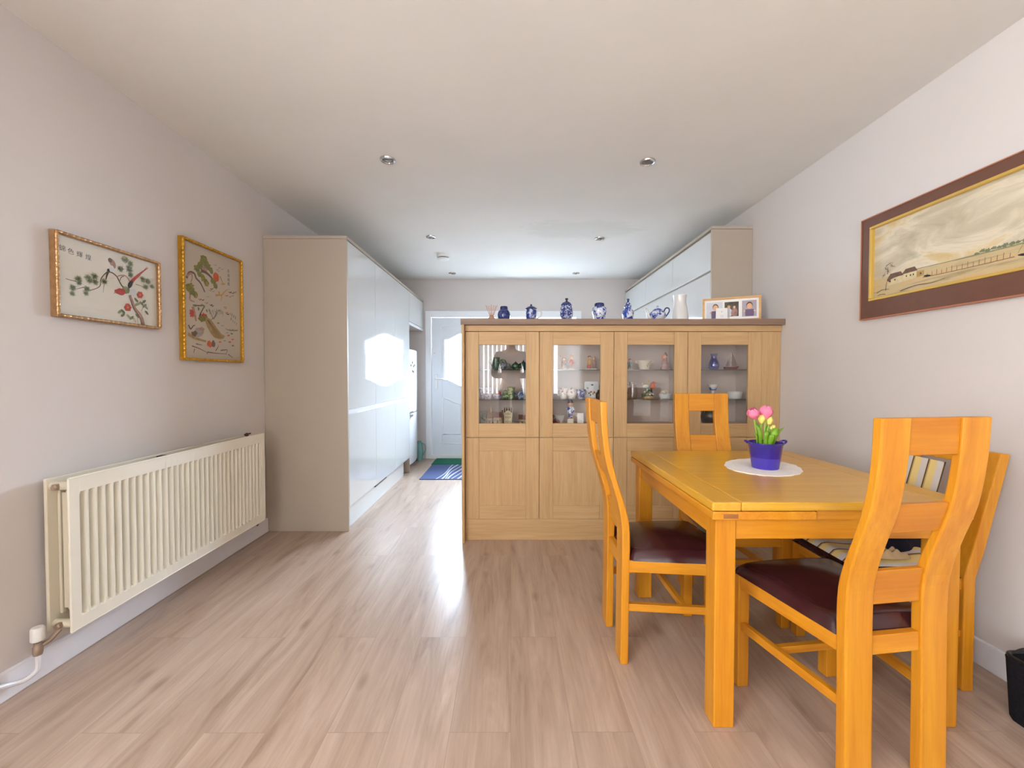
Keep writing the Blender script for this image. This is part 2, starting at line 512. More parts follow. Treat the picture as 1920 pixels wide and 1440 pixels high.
# ------------------------------------------------------------------ geometry collector
class MB:
    def __init__(self):
        self.v, self.f, self.mi, self.sm = [], [], [], []
        self.cur = 0
        self.M = None

    def _add(self, vs, fs, smooth=False):
        o = len(self.v)
        if self.M is not None:
            vs = [tuple(self.M @ Vector(p)) for p in vs]
        self.v += [tuple(p) for p in vs]
        for f in fs:
            self.f.append(tuple(i + o for i in f))
            self.mi.append(self.cur)
            self.sm.append(smooth)
        return self

    def box(self, x0, x1, y0, y1, z0, z1):
        vs = [(x, y, z) for z in (z0, z1) for y in (y0, y1) for x in (x0, x1)]
        return self._add(vs, [(0, 2, 3, 1), (4, 5, 7, 6), (0, 1, 5, 4), (2, 6, 7, 3), (0, 4, 6, 2), (1, 3, 7, 5)])

    def lathe(self, prof, c=(0, 0, 0), n=24, sx=1.0, sy=1.0, smooth=True, cap=True, rot=0.0):
        vs, fs = [], []
        for r, z in prof:
            for k in range(n):
                a = 2 * pi * k / n + rot
                vs.append((c[0] + r * sx * cos(a), c[1] + r * sy * sin(a), c[2] + z))
        for i in range(len(prof) - 1):
            for k in range(n):
                a, b = i * n + k, i * n + (k + 1) % n
                fs.append((a, b, b + n, a + n))
        if cap:
            if prof[0][0] > 1e-5:
                fs.append(tuple(range(n))[::-1])
            if prof[-1][0] > 1e-5:
                fs.append(tuple(range((len(prof) - 1) * n, len(prof) * n)))
        return self._add(vs, fs, smooth)

    def ell(self, c, r, n=14, m=9, tilt=None):
        vs, fs = [], []
        R = tilt if tilt is not None else Matrix.Identity(3)
        for i in range(m + 1):
            t = pi * i / m
            for k in range(n):
                a = 2 * pi * k / n
                p = R @ Vector((r[0] * sin(t) * cos(a), r[1] * sin(t) * sin(a), -r[2] * cos(t)))
                vs.append((c[0] + p.x, c[1] + p.y, c[2] + p.z))
        for i in range(m):
            for k in range(n):
                a, b = i * n + k, i * n + (k + 1) % n
                fs.append((a, b, b + n, a + n))
        return self._add(vs, fs, True)

    def tube(self, pts, r, n=8, closed=False, smooth=True):
        P = [Vector(p) for p in pts]
        N = len(P)
        rs = r if isinstance(r, (list, tuple)) else [r] * N
        vs, fs = [], []
        up = None
        for i in range(N):
            if closed:
                t = P[(i + 1) % N] - P[i - 1]
            else:
                t = P[min(i + 1, N - 1)] - P[max(i - 1, 0)]
            t.normalize()
            if up is None:
                up = Vector((0, 0, 1)) if abs(t.z) < 0.9 else Vector((1, 0, 0))
            s = t.cross(up)
            if s.length < 1e-6:
                s = t.cross(Vector((0, 1, 0)))
            s.normalize()
            u = s.cross(t)
            up = u
            for k in range(n):
                a = 2 * pi * k / n
                q = P[i] + (s * cos(a) + u * sin(a)) * rs[i]
                vs.append(tuple(q))
        for i in range(N if closed else N - 1):
            j = (i + 1) % N
            for k in range(n):
                fs.append((i * n + k, i * n + (k + 1) % n, j * n + (k + 1) % n, j * n + k))
        if not closed:
            fs.append(tuple(range(n))[::-1])
            fs.append(tuple(range((N - 1) * n, N * n)))
        return self._add(vs, fs, smooth)

    def prism(self, poly, a0, a1, axis='x'):
        """polygon extruded along an axis; poly gives the other two coordinates in x,y,z order"""
        def mk(p, a):
            return {'x': (a, p[0], p[1]), 'y': (p[0], a, p[1]), 'z': (p[0], p[1], a)}[axis]
        n = len(poly)
        vs = [mk(p, a0) for p in poly] + [mk(p, a1) for p in poly]
        fs = [tuple(range(n))[::-1], tuple(range(n, 2 * n))]
        for i in range(n):
            j = (i + 1) % n
            fs.append((i, j, j + n, i + n))
        return self._add(vs, fs)

    def strip(self, left, right, thick, axis='x', a0=0, a1=1):
        """band between two profile lines (same count) extruded: keeps quads along a curve"""
        n = len(left)

        def mk(p, a):
            return {'x': (a, p[0], p[1]), 'y': (p[0], a, p[1]), 'z': (p[0], p[1], a)}[axis]
        vs = []
        for a in (a0, a1):
            vs += [mk(p, a) for p in left] + [mk(p, a) for p in right]
        fs = []
        L0, R0, L1, R1 = 0, n, 2 * n, 3 * n
        for i in range(n - 1):
            fs += [(L0 + i, L0 + i + 1, R0 + i + 1, R0 + i), (L1 + i, R1 + i, R1 + i + 1, L1 + i + 1),
                   (L0 + i, L1 + i, L1 + i + 1, L0 + i + 1), (R0 + i, R0 + i + 1, R1 + i + 1, R1 + i)]
        fs += [(L0, R0, R1, L1), (L0 + n - 1, L1 + n - 1, R1 + n - 1, R0 + n - 1)]
        return self._add(vs, fs)

    def poly(self, pts):
        return self._add(pts, [tuple(range(len(pts)))])

    def grid(self, fn, nu, nv, closed_u=False, smooth=True):
        vs = [fn(i / (nu if closed_u else nu - 1), j / (nv - 1)) for j in range(nv) for i in range(nu)]
        fs = []
        for j in range(nv - 1):
            for i in range(nu if closed_u else nu - 1):
                k = (i + 1) % nu
                fs.append((j * nu + i, j * nu + k, (j + 1) * nu + k, (j + 1) * nu + i))
        return self._add(vs, fs, smooth)

    def build(self, name, mats, parent=None, loc=(0, 0, 0), rot=None, bevel=0.0, seg=2, fix=True, sharp=40):
        me = bpy.data.meshes.new(name)
        me.from_pydata(self.v, [], self.f)
        if not isinstance(mats, (list, tuple)):
            mats = [mats]
        for mm in mats:
            me.materials.append(MATS[mm])
        me.polygons.foreach_set('material_index', self.mi)
        me.polygons.foreach_set('use_smooth', self.sm)
        if fix:
            b = bmesh.new()
            b.from_mesh(me)
            bmesh.ops.recalc_face_normals(b, faces=b.faces)
            b.to_mesh(me)
            b.free()
        if any(self.sm):
            me.set_sharp_from_angle(angle=radians(sharp))
        me.update()
        o = bpy.data.objects.new(name, me)
        COL.objects.link(o)
        o.location = loc
        if rot:
            o.rotation_euler = rot
        if parent:
            o.parent = parent
        if bevel:
            md = o.modifiers.new('bevel', 'BEVEL')
            md.width = bevel
            md.segments = seg
            md.limit_method = 'ANGLE'
            md.angle_limit = radians(35)
        return o


def tag(o, label, cat, group=None, kind=None):
    o['label'] = label
    o['category'] = cat
    if group:
        o['group'] = group
    if kind:
        o['kind'] = kind
    return o


def thing(name, label, cat, loc=(0, 0, 0), rz=0.0, group=None, kind=None):
    o = bpy.data.objects.new(name, None)
    o.empty_display_size = 0.1
    COL.objects.link(o)
    o.location = loc
    o.rotation_euler = (0, 0, rz)
    return tag(o, label, cat, group, kind)


def struct(o, label=None, cat=None):
    o['kind'] = 'structure'
    if label:
        o['label'] = label
    if cat:
        o['category'] = cat
    return o


def copy_thing(root, loc, rz, label, group=None):
    r = root.copy()
    COL.objects.link(r)
    r.location = loc
    r.rotation_euler = (0, 0, rz)
    r['label'] = label
    if group:
        r['group'] = group
    for ch in list(root.children):
        c = ch.copy()
        COL.objects.link(c)
        c.parent = r
        for g in list(ch.children):
            d = g.copy()
            COL.objects.link(d)
            d.parent = c
    return r


def smooth_path(pts, n=6):
    P = [Vector(p) for p in pts]
    out = []
    for i in range(len(P) - 1):
        p0, p1, p2, p3 = P[max(i - 1, 0)], P[i], P[i + 1], P[min(i + 2, len(P) - 1)]
        for k in range(n):
            t = k / n
            out.append(0.5 * ((2 * p1) + (p2 - p0) * t + (2 * p0 - 5 * p1 + 4 * p2 - p3) * t * t + (3 * p1 - p0 - 3 * p2 + p3) * t ** 3))
    out.append(P[-1])
    return [tuple(p) for p in out]


def holed_plate(name, outer, holes, depth, mat, parent=None, loc=(0, 0, 0), rot=(0, 0, 0)):
    """a flat board with cut-outs (2-D outlines), depth thick, centred on its own plane"""
    cu = bpy.data.curves.new(name + '_outline', 'CURVE')
    cu.dimensions = '2D'
    cu.fill_mode = 'BOTH'
    cu.extrude = depth / 2
    for pts in [outer] + holes:
        sp = cu.splines.new('POLY')
        sp.points.add(len(pts) - 1)
        for p, q in zip(sp.points, pts):
            p.co = (q[0], q[1], 0, 1)
        sp.use_cyclic_u = True
    tmp = bpy.data.objects.new(name + '_tmp', cu)
    COL.objects.link(tmp)
    bpy.context.view_layer.update()
    me = bpy.data.meshes.new_from_object(tmp.evaluated_get(bpy.context.evaluated_depsgraph_get()))
    bpy.data.objects.remove(tmp)
    bpy.data.curves.remove(cu)
    me.name = name
    me.materials.clear()
    me.materials.append(MATS[mat])
    for p in me.polygons:
        p.use_smooth = False
    o = bpy.data.objects.new(name, me)
    COL.objects.link(o)
    o.location = loc
    o.rotation_euler = rot
    if parent:
        o.parent = parent
    return o


def text_polys(s, size):
    """outline of written characters as flat mesh data (verts, faces)"""
    cu = bpy.data.curves.new('lettering', 'FONT')
    cu.body = s
    cu.size = size
    cu.align_x = 'CENTER'
    cu.align_y = 'CENTER'
    cu.resolution_u = 2
    tmp = bpy.data.objects.new('lettering_tmp', cu)
    COL.objects.link(tmp)
    bpy.context.view_layer.update()
    me = bpy.data.meshes.new_from_object(tmp.evaluated_get(bpy.context.evaluated_depsgraph_get()))
    vs = [tuple(v.co) for v in me.vertices]
    fs = [tuple(p.vertices) for p in me.polygons]
    bpy.data.objects.remove(tmp)
    bpy.data.curves.remove(cu)
    bpy.data.meshes.remove(me)
    return vs, fs


# ------------------------------------------------------------------ the room
XL, XR, YB, YR, ZC = -1.75, 1.82, 5.55, -1.9, 2.39
struct(MB().box(XL - 0.12, XR + 0.12, YR - 0.12, YB + 0.12, -0.06, 0).build('floor', 'oak_laminate'), 'light oak laminate plank floor running through to the kitchen', 'floor')
struct(MB().box(XL - 0.12, XR + 0.12, YR - 0.12, YB + 0.12, ZC, ZC + 0.1).build('ceiling', 'ceiling_paint'), 'plain off-white plastered ceiling with a faint grey patch', 'ceiling')
LY0, LY1, LZ_0, LZ_1 = -1.75, -0.30, 0.75, 2.2       # left-wall opening for the added fill window, behind the camera
w = MB().box(XL - 0.12, XL, YR - 0.12, LY0, 0, ZC).box(XL - 0.12, XL, LY1, YB + 0.12, 0, ZC)
w.box(XL - 0.12, XL, LY0, LY1, 0, LZ_0).box(XL - 0.12, XL, LY0, LY1, LZ_1, ZC)
struct(w.build('wall_left', 'wall_paint'), 'pale mauve wall behind the radiator and two gold framed pictures', 'wall')
struct(MB().box(XR, XR + 0.12, YR - 0.12, YB + 0.12, 0, ZC).build('wall_right', 'wall_paint'), 'pale pinkish wall behind the dining table', 'wall')
DX0, DX1, DX2, DZ, SZ = -1.135, -0.13, 0.935, 1.968, 1.0     # door frame, side window, head height, window sill
w = MB()
w.box(XL, DX0, YB, YB + 0.12, 0, ZC).box(DX0, DX2, YB, YB + 0.12, DZ, ZC).box(DX2, XR, YB, YB + 0.12, 0, ZC).box(DX1, DX2, YB, YB + 0.12, 0, SZ)
struct(w.build('wall_back', 'wall_paint'), 'grey-lit end wall of the kitchen above the front door', 'wall')
RX0, RX1, RZ0, RZ1 = -1.5, 1.3, 0.72, 2.22
w = MB()
w.box(XL, RX0, YR - 0.12, YR, 0, ZC).box(RX1, XR, YR - 0.12, YR, 0, ZC).box(RX0, RX1, YR - 0.12, YR, 0, RZ0).box(RX0, RX1, YR - 0.12, YR, RZ1, ZC)
struct(w.build('wall_front', 'wall_paint'), 'plain wall around the living room window', 'wall')
struct(MB().box(XL, XL + 0.016, YR, 2.958, 0, 0.1).build('baseboard_left', 'trim_white', bevel=0.004), 'white skirting board under the radiator', 'skirting board')
struct(MB().box(XR - 0.016, XR, YR, 2.79, 0, 0.1).build('baseboard_right', 'trim_white', bevel=0.004), 'white skirting board behind the dining table', 'skirting board')

# living-room window behind the camera
wn = thing('window_2', 'wide living room window with vertical blinds, seen only as a reflection', 'window', (0, YR - 0.06, 0), kind='structure')
f = MB()
f.box(RX0, RX1, -0.03, 0.03, RZ0, RZ0 + 0.06).box(RX0, RX1, -0.03, 0.03, RZ1 - 0.06, RZ1)
for x in (RX0, -0.59, 0.33, RX1 - 0.06):
    f.box(x, x + 0.06, -0.03, 0.03, RZ0 + 0.06, RZ1 - 0.06)
f.build('window_frame', 'upvc', wn)
MB().box(RX0 + 0.03, RX1 - 0.03, -0.012, -0.004, RZ0 + 0.03, RZ1 - 0.03).build('pane', 'pane_rear', wn)
wl = thing('added_window', 'white framed window added out of view in the left wall to brighten the right wall', 'window', (XL - 0.06, 0, 0), kind='structure')
f = MB()
f.box(-0.03, 0.03, LY0, LY1, LZ_0, LZ_0 + 0.06).box(-0.03, 0.03, LY0, LY1, LZ_1 - 0.06, LZ_1)
for y in (LY0, (LY0 + LY1) / 2 - 0.03, LY1 - 0.06):
    f.box(-0.03, 0.03, y, y + 0.06, LZ_0 + 0.06, LZ_1 - 0.06)
f.build('window_frame', 'upvc', wl)
MB().box(-0.012, -0.004, LY0 + 0.03, LY1 - 0.03, LZ_0 + 0.03, LZ_1 - 0.03).build('pane', 'fill_pane_left', wl)
vb = thing('vertical_blind', 'white fabric vertical blind across the living room window', 'blind', (0, YR + 0.07, 0))
MB().box(RX0 - 0.03, RX1 + 0.03, -0.02, 0.02, RZ1 - 0.02, RZ1 + 0.02).build('head_rail', 'white_plastic', vb)
x = RX0
k = 0
while x < RX1:
    closed = x > 0.45
    gap = 0.72 < x < 0.82 or 1.18 < x < 1.24
    if not gap:
        ang = radians(6) if closed else radians(52)
        v = MB()
        h = 0.044
        v._add([(-h * cos(ang), -h * sin(ang), RZ0 - 0.04), (h * cos(ang), h * sin(ang), RZ0 - 0.04),
                (h * cos(ang), h * sin(ang), RZ1 - 0.02), (-h * cos(ang), -h * sin(ang), RZ1 - 0.02)], [(0, 1, 2, 3)])
        v.build('vane', 'blind_fabric', vb, (x + 0.04, 0, 0), fix=False)
    x += 0.078


# front door, its frame and the window beside it
def door_glass_outline(cx, k=0.0):
    """arched top with shoulders, waisted bottom; k widens it for the moulding"""
    hw, sh, top, bs, bot = 0.245 + k, 1.580, 1.672 + k, 1.066, 0.972 - k
    pts = []
    n = 14
    for i in range(n + 1):                       # over the top, left to right
        t = i / n
        x = -hw + 2 * hw * t
        z = sh + k + (top - sh - k) * 0.5 * (1 - cos(2 * pi * t))
        pts.append((cx + x, z))
    for i in range(n + 1):                       # under the bottom, right to left
        t = i / n
        x = hw - 2 * hw * t
        z = bs - k - (bs - k - bot) * 0.5 * (1 - cos(2 * pi * t))
        pts.append((cx + x, z))
    return pts


dr = thing('door_1', 'white panelled front door with shaped frosted glass at the end of the kitchen', 'door', (0, YB, 0), kind='structure')
f = MB()
f.box(DX0, DX0 + 0.075, -0.02, 0.09, 0, DZ).box(DX1 - 0.075, DX1, -0.02, 0.09, 0, DZ).box(DX0 + 0.075, DX1 - 0.075, -0.02, 0.09, DZ - 0.085, DZ)
f.build('door_frame', 'upvc_bright', dr, bevel=0.006)
MB().box(DX0 + 0.075, DX1 - 0.075, -0.03, 0.09, 0, 0.05).build('threshold', 'white_plastic', dr, bevel=0.006)
LX0, LX1, LZ0, LZ1 = DX0 + 0.078, DX1 - 0.078, 0.053, DZ - 0.088
CX = (LX0 + LX1) / 2
leaf = holed_plate('door_leaf', [(LX0, LZ0), (LX1, LZ0), (LX1, LZ1), (LX0, LZ1)], [door_glass_outline(CX)], 0.05, 'upvc', dr, (0, 0.035, 0), (radians(90), 0, 0))
m_ = MB()
g = door_glass_outline(CX, 0.012)
m_.tube([(p[0], 0.008, p[1]) for p in g], 0.016, 8, True)
m_.build('glazing_bead', 'upvc_bright', dr)
m_ = MB()
for a, b in (((LX0 + 0.135, 0.2), (LX0 + 0.135, 1.77)), ((LX0 + 0.135, 1.77), (LX1 - 0.135, 1.77)), ((LX1 - 0.135, 1.77), (LX1 - 0.135, 0.2)), ((LX1 - 0.135, 0.2), (LX0 + 0.135, 0.2))):
    m_.tube([(a[0], 0.009, a[1]), (b[0], 0.009, b[1])], 0.006, 6)
m_.build('panel_moulding', 'upvc_bright', dr)
for sx in (-1, 1):                               # the two shaped lower panels
    xa, xb = CX + sx * 0.275, CX + sx * 0.045
    top = []
    for i in range(9):
        t = i / 8
        top.append((xa + (xb - xa) * t, 0.81 - 0.08 * 0.5 * (1 - cos(pi * t))))
    ring = top + [(xb, 0.325), (xa, 0.325)]
    q = MB()
    q.tube([(p[0], 0.010, p[1]) for p in ring], 0.011, 6, True)
    q.build('lower_panel', 'upvc_bright', dr)
MB().poly([(p[0], 0.03, p[1]) for p in door_glass_outline(CX)]).build('pane', 'pane_door', dr, fix=False)
h = MB()
h.box(LX0 + 0.045, LX0 + 0.08, -0.002, 0.012, 0.93, 1.13)
h.tube([(LX0 + 0.06, 0.01, 1.07), (LX0 + 0.06, -0.045, 1.07), (LX0 + 0.075, -0.05, 1.07), (LX0 + 0.17, -0.05, 1.065)], 0.011, 8)
h.build('door_handle', 'white_plastic', dr, bevel=0.003)
MB().lathe([(0.0, 0), (0.011, 0), (0.011, 0.014), (0, 0.016)], n=12).build('spy_hole', 'chrome', dr, (LX0 + 0.04, 0.01, 1.395), (radians(90), 0, 0))

wn = thing('window_1', 'white framed kitchen window beside the front door, showing above the oak cabinets', 'window', (0, YB, 0), kind='structure')
f = MB()
f.box(DX1, DX2, -0.02, 0.09, DZ - 0.085, DZ).box(DX1, DX2, -0.02, 0.09, SZ, SZ + 0.07)
f.box(DX1, DX1 + 0.06, -0.02, 0.09, SZ + 0.07, DZ - 0.085).box(DX2 - 0.075, DX2, -0.02, 0.09, SZ + 0.07, DZ - 0.085)
f.box(DX1 + 0.06, DX2 - 0.075, 0.0, 0.07, 1.51, 1.60)
f.build('window_frame', 'upvc_bright', wn, bevel=0.006)
MB().box(DX1 + 0.05, DX2 - 0.06, 0.04, 0.05, SZ + 0.05, DZ - 0.07).build('pane', 'pane_side', wn)
MB().box(DX1 - 0.02, DX2 + 0.03, -0.12, 0.0, SZ - 0.03, SZ).build('window_sill', 'upvc_bright', wn, bevel=0.004)

# ------------------------------------------------------------------ ceiling fittings
dl0 = None
DL = [(-0.726, 2.483, 'round chrome ceiling spotlight nearest the left pictures'),
      (0.813, 2.503, 'round chrome ceiling spotlight above the oak cabinets, nearest on the right'),
      (-0.735, 3.856, 'round chrome ceiling spotlight just in front of the smoke alarm'),
      (0.824, 3.897, 'round chrome ceiling spotlight beside the faint ceiling patch'),
      (-0.731, 5.219, 'small chrome ceiling spotlight behind the smoke alarm, above the front door'),
      (0.812, 5.215, 'small chrome ceiling spotlight at the far end, near the wall cupboards')]
for i, (x, y, lab) in enumerate(DL):
    if dl0 is None:
        dl0 = thing('ceiling_spotlight', lab, 'spotlight', (x, y, ZC), 0, 'recessed spotlights in the ceiling')
        MB().lathe([(0.030, -0.004), (0.033, -0.010), (0.043, -0.008), (0.046, -0.001), (0.046, 0.0), (0.028, 0.0)], n=28, cap=False).build('bezel', 'chrome', dl0)
        MB().lathe([(0.0, -0.006), (0.020, -0.006), (0.028, -0.003), (0.030, -0.001)], n=20, cap=False).build('lamp', 'lamp_glass', dl0)
    else:
        copy_thing(dl0, (x, y, ZC), 0.6 * i, lab)
sm = thing('smoke_alarm', 'round white smoke alarm on the kitchen ceiling', 'smoke alarm', (-0.72, 4.45, ZC))
MB().lathe([(0.0, -0.052), (0.03, -0.052), (0.056, -0.048), (0.064, -0.040), (0.064, -0.034)], n=30).build('cover', 'white_plastic', sm)
MB().lathe([(0.058, -0.036), (0.058, -0.024)], n=30).build('vent_slots', 'slot_grey', sm)
MB().lathe([(0.066, -0.024), (0.068, -0.004), (0.07, 0)], n=30).build('base', 'white_plastic', sm)

# ------------------------------------------------------------------ left bank of tall kitchen units
UX = -1.160                                       # plane of the glossy door fronts
UZ = 2.078
YS = [2.975, 3.575, 4.172, 4.765]
tag(MB().box(XL + 0.002, UX, 2.957, 2.974, 0, UZ).build('end_panel', 'carcass_taupe', bevel=0.0015), 'tall matt taupe end panel beside the radiator', 'cabinet panel')
tag(MB().box(XL + 0.002, UX, 2.957, YB - 0.004, UZ + 0.002, UZ + 0.024).build('top_panel', 'carcass_taupe', bevel=0.0015), 'flat taupe board capping the left bank of tall kitchen units', 'cabinet panel')
UL = ['tall glossy white kitchen unit next to the taupe end panel', 'middle tall glossy white kitchen unit of the left bank', 'tall glossy white kitchen unit beside the fridge']
for i in range(3):
    y0, y1 = YS[i], YS[i + 1]
    t = thing('tall_kitchen_unit', UL[i], 'kitchen unit', (UX - 0.3, (y0 + y1) / 2, 0), 0, 'tall glossy kitchen units on the left')
    d = (y1 - y0) / 2
    MB().box(-0.285, 0.278, -d + 0.001, d - 0.001, 0.172, UZ).build('carcass', 'carcass_taupe', t)
    MB().box(0.281, 0.3, -d + 0.0015, d - 0.0015, 0.872, UZ - 0.006).build('upper_door', 'gloss_white', t, bevel=0.0015)
    MB().box(0.281, 0.3, -d + 0.0015, d - 0.0015, 0.172, 0.838).build('lower_door', 'gloss_white', t, bevel=0.0015)
    MB().box(0.279, 0.292, -d + 0.001, d - 0.001, 0.839, 0.871).build('handle_rail', 'rail_white', t)
pl = thing('plinth', 'glossy pale plinth board under the left kitchen units', 'plinth', (UX - 0.05, 0, 0))
MB().box(0, 0.018, 2.975, 4.60, 0, 0.17).build('board', 'gloss_white', pl)
MB().box(0.0175, 0.034, 3.60, 3.92, 0.146, 0.168).build('vent_slot', 'dark_taupe', pl)
tag(MB().box(UX - 0.4, UX - 0.002, 4.747, 4.764, 0, 0.17).build('plinth_return', 'carcass_taupe'), 'short taupe panel closing the plinth end beside the fridge', 'cabinet panel')
t = thing('bridging_cupboard', 'glossy white cupboard bridging over the fridge', 'kitchen unit', (UX - 0.3, (4.768 + 5.546) / 2, 0))
d = (5.546 - 4.768) / 2
MB().box(-0.285, 0.278, -d, d, 1.70, UZ).build('carcass', 'carcass_taupe', t)
MB().box(0.281, 0.3, -d + 0.0015, d - 0.0015, 1.735, UZ - 0.006).build('door', 'gloss_white', t, bevel=0.0015)
MB().box(0.279, 0.292, -d + 0.001, d - 0.001, 1.70, 1.732).build('handle_rail', 'rail_white', t)

fr = thing('fridge_freezer', 'white fridge freezer in the niche behind the tall units', 'fridge', (-1.47, 5.08, 0))
MB().box(-0.26, 0.225, -0.27, 0.27, 0.03, 1.40).build('body', 'fridge_white', fr, bevel=0.01)
MB().box(-0.22, 0.2, -0.25, 0.25, 0.0, 0.03).build('base', 'dark_taupe', fr)


def curved_door(z0, z1):
    q = MB()
    n = 12
    prof = [(0.228, -0.272)] + [(0.262 + 0.022 * (1 - (2 * i / n - 1) ** 2), -0.272 + 0.544 * i / n) for i in range(n + 1)] + [(0.228, 0.272)]
    return q.prism(prof, z0, z1, 'z')


fd = curved_door(0.665, 1.425).build('fridge_door', 'fridge_white', fr, bevel=0.008)
MB().box(0.262, 0.30, -0.262, -0.10, 0.668, 0.69).build('handle', 'chrome', fd)
fz = curved_door(0.05, 0.655).build('freezer_door', 'fridge_white', fr, bevel=0.008)
MB().box(0.262, 0.30, -0.262, -0.10, 0.625, 0.648).build('handle', 'chrome', fz)
mg0 = None
for (y, z) in ((4.96, 1.235), (5.02, 1.27), (5.06, 1.225), (5.12, 1.24), (5.02, 1.165), (5.07, 1.158)):
    x = -1.47 + 0.262 + 0.022 * (1 - ((y - 5.08) / 0.272) ** 2) + 0.001
    q = MB().lathe([(0, 0), (0.016, 0), (0.016, 0.005), (0.0, 0.008)], n=6).build('fridge_magnet', 'magnet_dark', None, (x, y, z), (0, radians(90), 0)) if mg0 is None else mg0.copy()
    if mg0 is None:
        mg0 = q
    else:
        COL.objects.link(q)
        q.location = (x, y, z)
    tag(q, 'tiny dark green magnet on the white fridge door', 'magnet', 'magnets on the fridge door')

tj = thing('plastic_jug', 'pale teal plastic jug on the floor between the fridge and the front door', 'jug', (-1.205, 5.44, 0))
MB().lathe([(0.045, 0), (0.05, 0.01), (0.052, 0.12), (0.04, 0.19), (0.03, 0.24), (0.034, 0.25)], n=18).build('body', 'teal_plastic', tj)
MB().tube(smooth_path([(0.03, -0.0, 0.23), (0.075, -0.01, 0.21), (0.085, -0.01, 0.14), (0.05, 0, 0.07)], 5), 0.008, 8).build('handle', 'teal_plastic', tj)

# mats in the walkway
q = MB().box(-0.98, 0.1, 4.42, 5.14, 0.0, 0.008).build('floor_mat', 'mat_blue', bevel=0.003)
mt = thing('floor_mat', 'blue floor mat with pale wavy lines in the kitchen walkway', 'mat', (0, 0, 0))
q.name = 'pile'
q.parent = mt
lines = MB()
for k in range(6):
    pts = []
    for i in range(13):
        s_ = i / 12
        pts.append((-0.80 + 0.045 * k + 0.10 * s_ + 0.018 * sin(5 * s_ + k * 1.3), 4.43 + 0.70 * s_))
    for i in range(12):
        a, b = pts[i], pts[i + 1]
        hw = 0.006 + 0.004 * (k % 2)
        lines._add([(a[0] - hw, a[1], 0.0085), (a[0] + hw, a[1], 0.0085), (b[0] + hw, b[1], 0.0085), (b[0] - hw, b[1], 0.0085)], [(0, 1, 2, 3)])
lines.build('pale_lines', 'mat_line', mt, fix=False)
tag(MB().box(-0.99, 0.05, 5.15, 5.515, 0.0, 0.012).build('door_mat', 'mat_green', bevel=0.004), 'plain green doormat in front of the white front door', 'mat')

# ------------------------------------------------------------------ wall units on the right of the kitchen
RXF, RZB, RZT = 1.510, 1.40, 2.215
tag(MB().box(RXF, XR - 0.002, 3.145, 3.163, RZB, RZT).build('end_panel', 'carcass_taupe', bevel=0.0015), 'matt taupe end panel of the wall cupboards at the right of the kitchen', 'cabinet panel')
tag(MB().box(RXF, XR - 0.002, 3.145, YB - 0.004, RZT + 0.002, RZT + 0.024).build('top_panel', 'carcass_taupe', bevel=0.0015), 'flat board capping the wall cupboards on the right', 'cabinet panel')
RY = [3.164, 3.906, 4.675, 5.52]
RL = ['glossy white wall cupboard next to the right-hand taupe end panel', 'middle glossy white wall cupboard on the right of the kitchen', 'glossy white wall cupboard in the far right corner of the kitchen']
for i in range(3):
    y0, y1 = RY[i], RY[i + 1]
    d = (y1 - y0) / 2
    t = thing('wall_cupboard', RL[i], 'kitchen unit', (RXF + 0.16, (y0 + y1) / 2, RZB), 0, 'glossy wall cupboards on the right')
    MB().box(-0.138, 0.145, -d + 0.001, d - 0.001, 0, RZT - RZB).build('carcass', 'carcass_taupe', t)
    MB().box(-0.16, -0.141, -d + 0.0015, d - 0.0015, 0.512, RZT - RZB - 0.02).build('upper_door', 'gloss_white', t, bevel=0.0015)
    MB().box(-0.16, -0.141, -d + 0.0015, d - 0.0015, 0.0, 0.494).build('lower_door', 'gloss_white', t, bevel=0.0015)

# ------------------------------------------------------------------ radiator
rd = thing('radiator', 'cream fluted double panel radiator on the left wall', 'radiator', (-1.62, 2.125, 0))
RY0, RY1, RZ_0, RZ_1 = -0.602, 0.602, 0.168, 0.737


def flute(u, v):
    y = RY0 + (RY1 - RY0) * u
    z = RZ_0 + (RZ_1 - RZ_0) * v
    edge = min((z - RZ_0 - 0.045) / 0.012, (RZ_1 - 0.055 - z) / 0.012, (y - RY0 - 0.03) / 0.012, (RY1 - 0.03 - y) / 0.012)
    k = max(0.0, min(1.0, edge))
    ph = (y - RY0 - 0.03) / 0.0333
    c = ph - math.floor(ph)
    groove = 0.0
    if 0.28 < c < 0.72:
        groove = 1.0
    elif 0.16 < c <= 0.28:
        groove = (c - 0.16) / 0.12
    elif 0.72 <= c < 0.84:
        groove = (0.84 - c) / 0.12
    return (-0.028 * k * groove, y, z)


q = MB()
zs = [0, 0.078, 0.100, 0.5, 0.880, 0.904, 1.0]
NU = 36 * 12 + 1
vs = [flute(i / (NU - 1), z) for z in zs for i in range(NU)]
fs = [(j * NU + i, j * NU + i + 1, (j + 1) * NU + i + 1, (j + 1) * NU + i) for j in range(len(zs) - 1) for i in range(NU - 1)]
q._add(vs, fs, False)

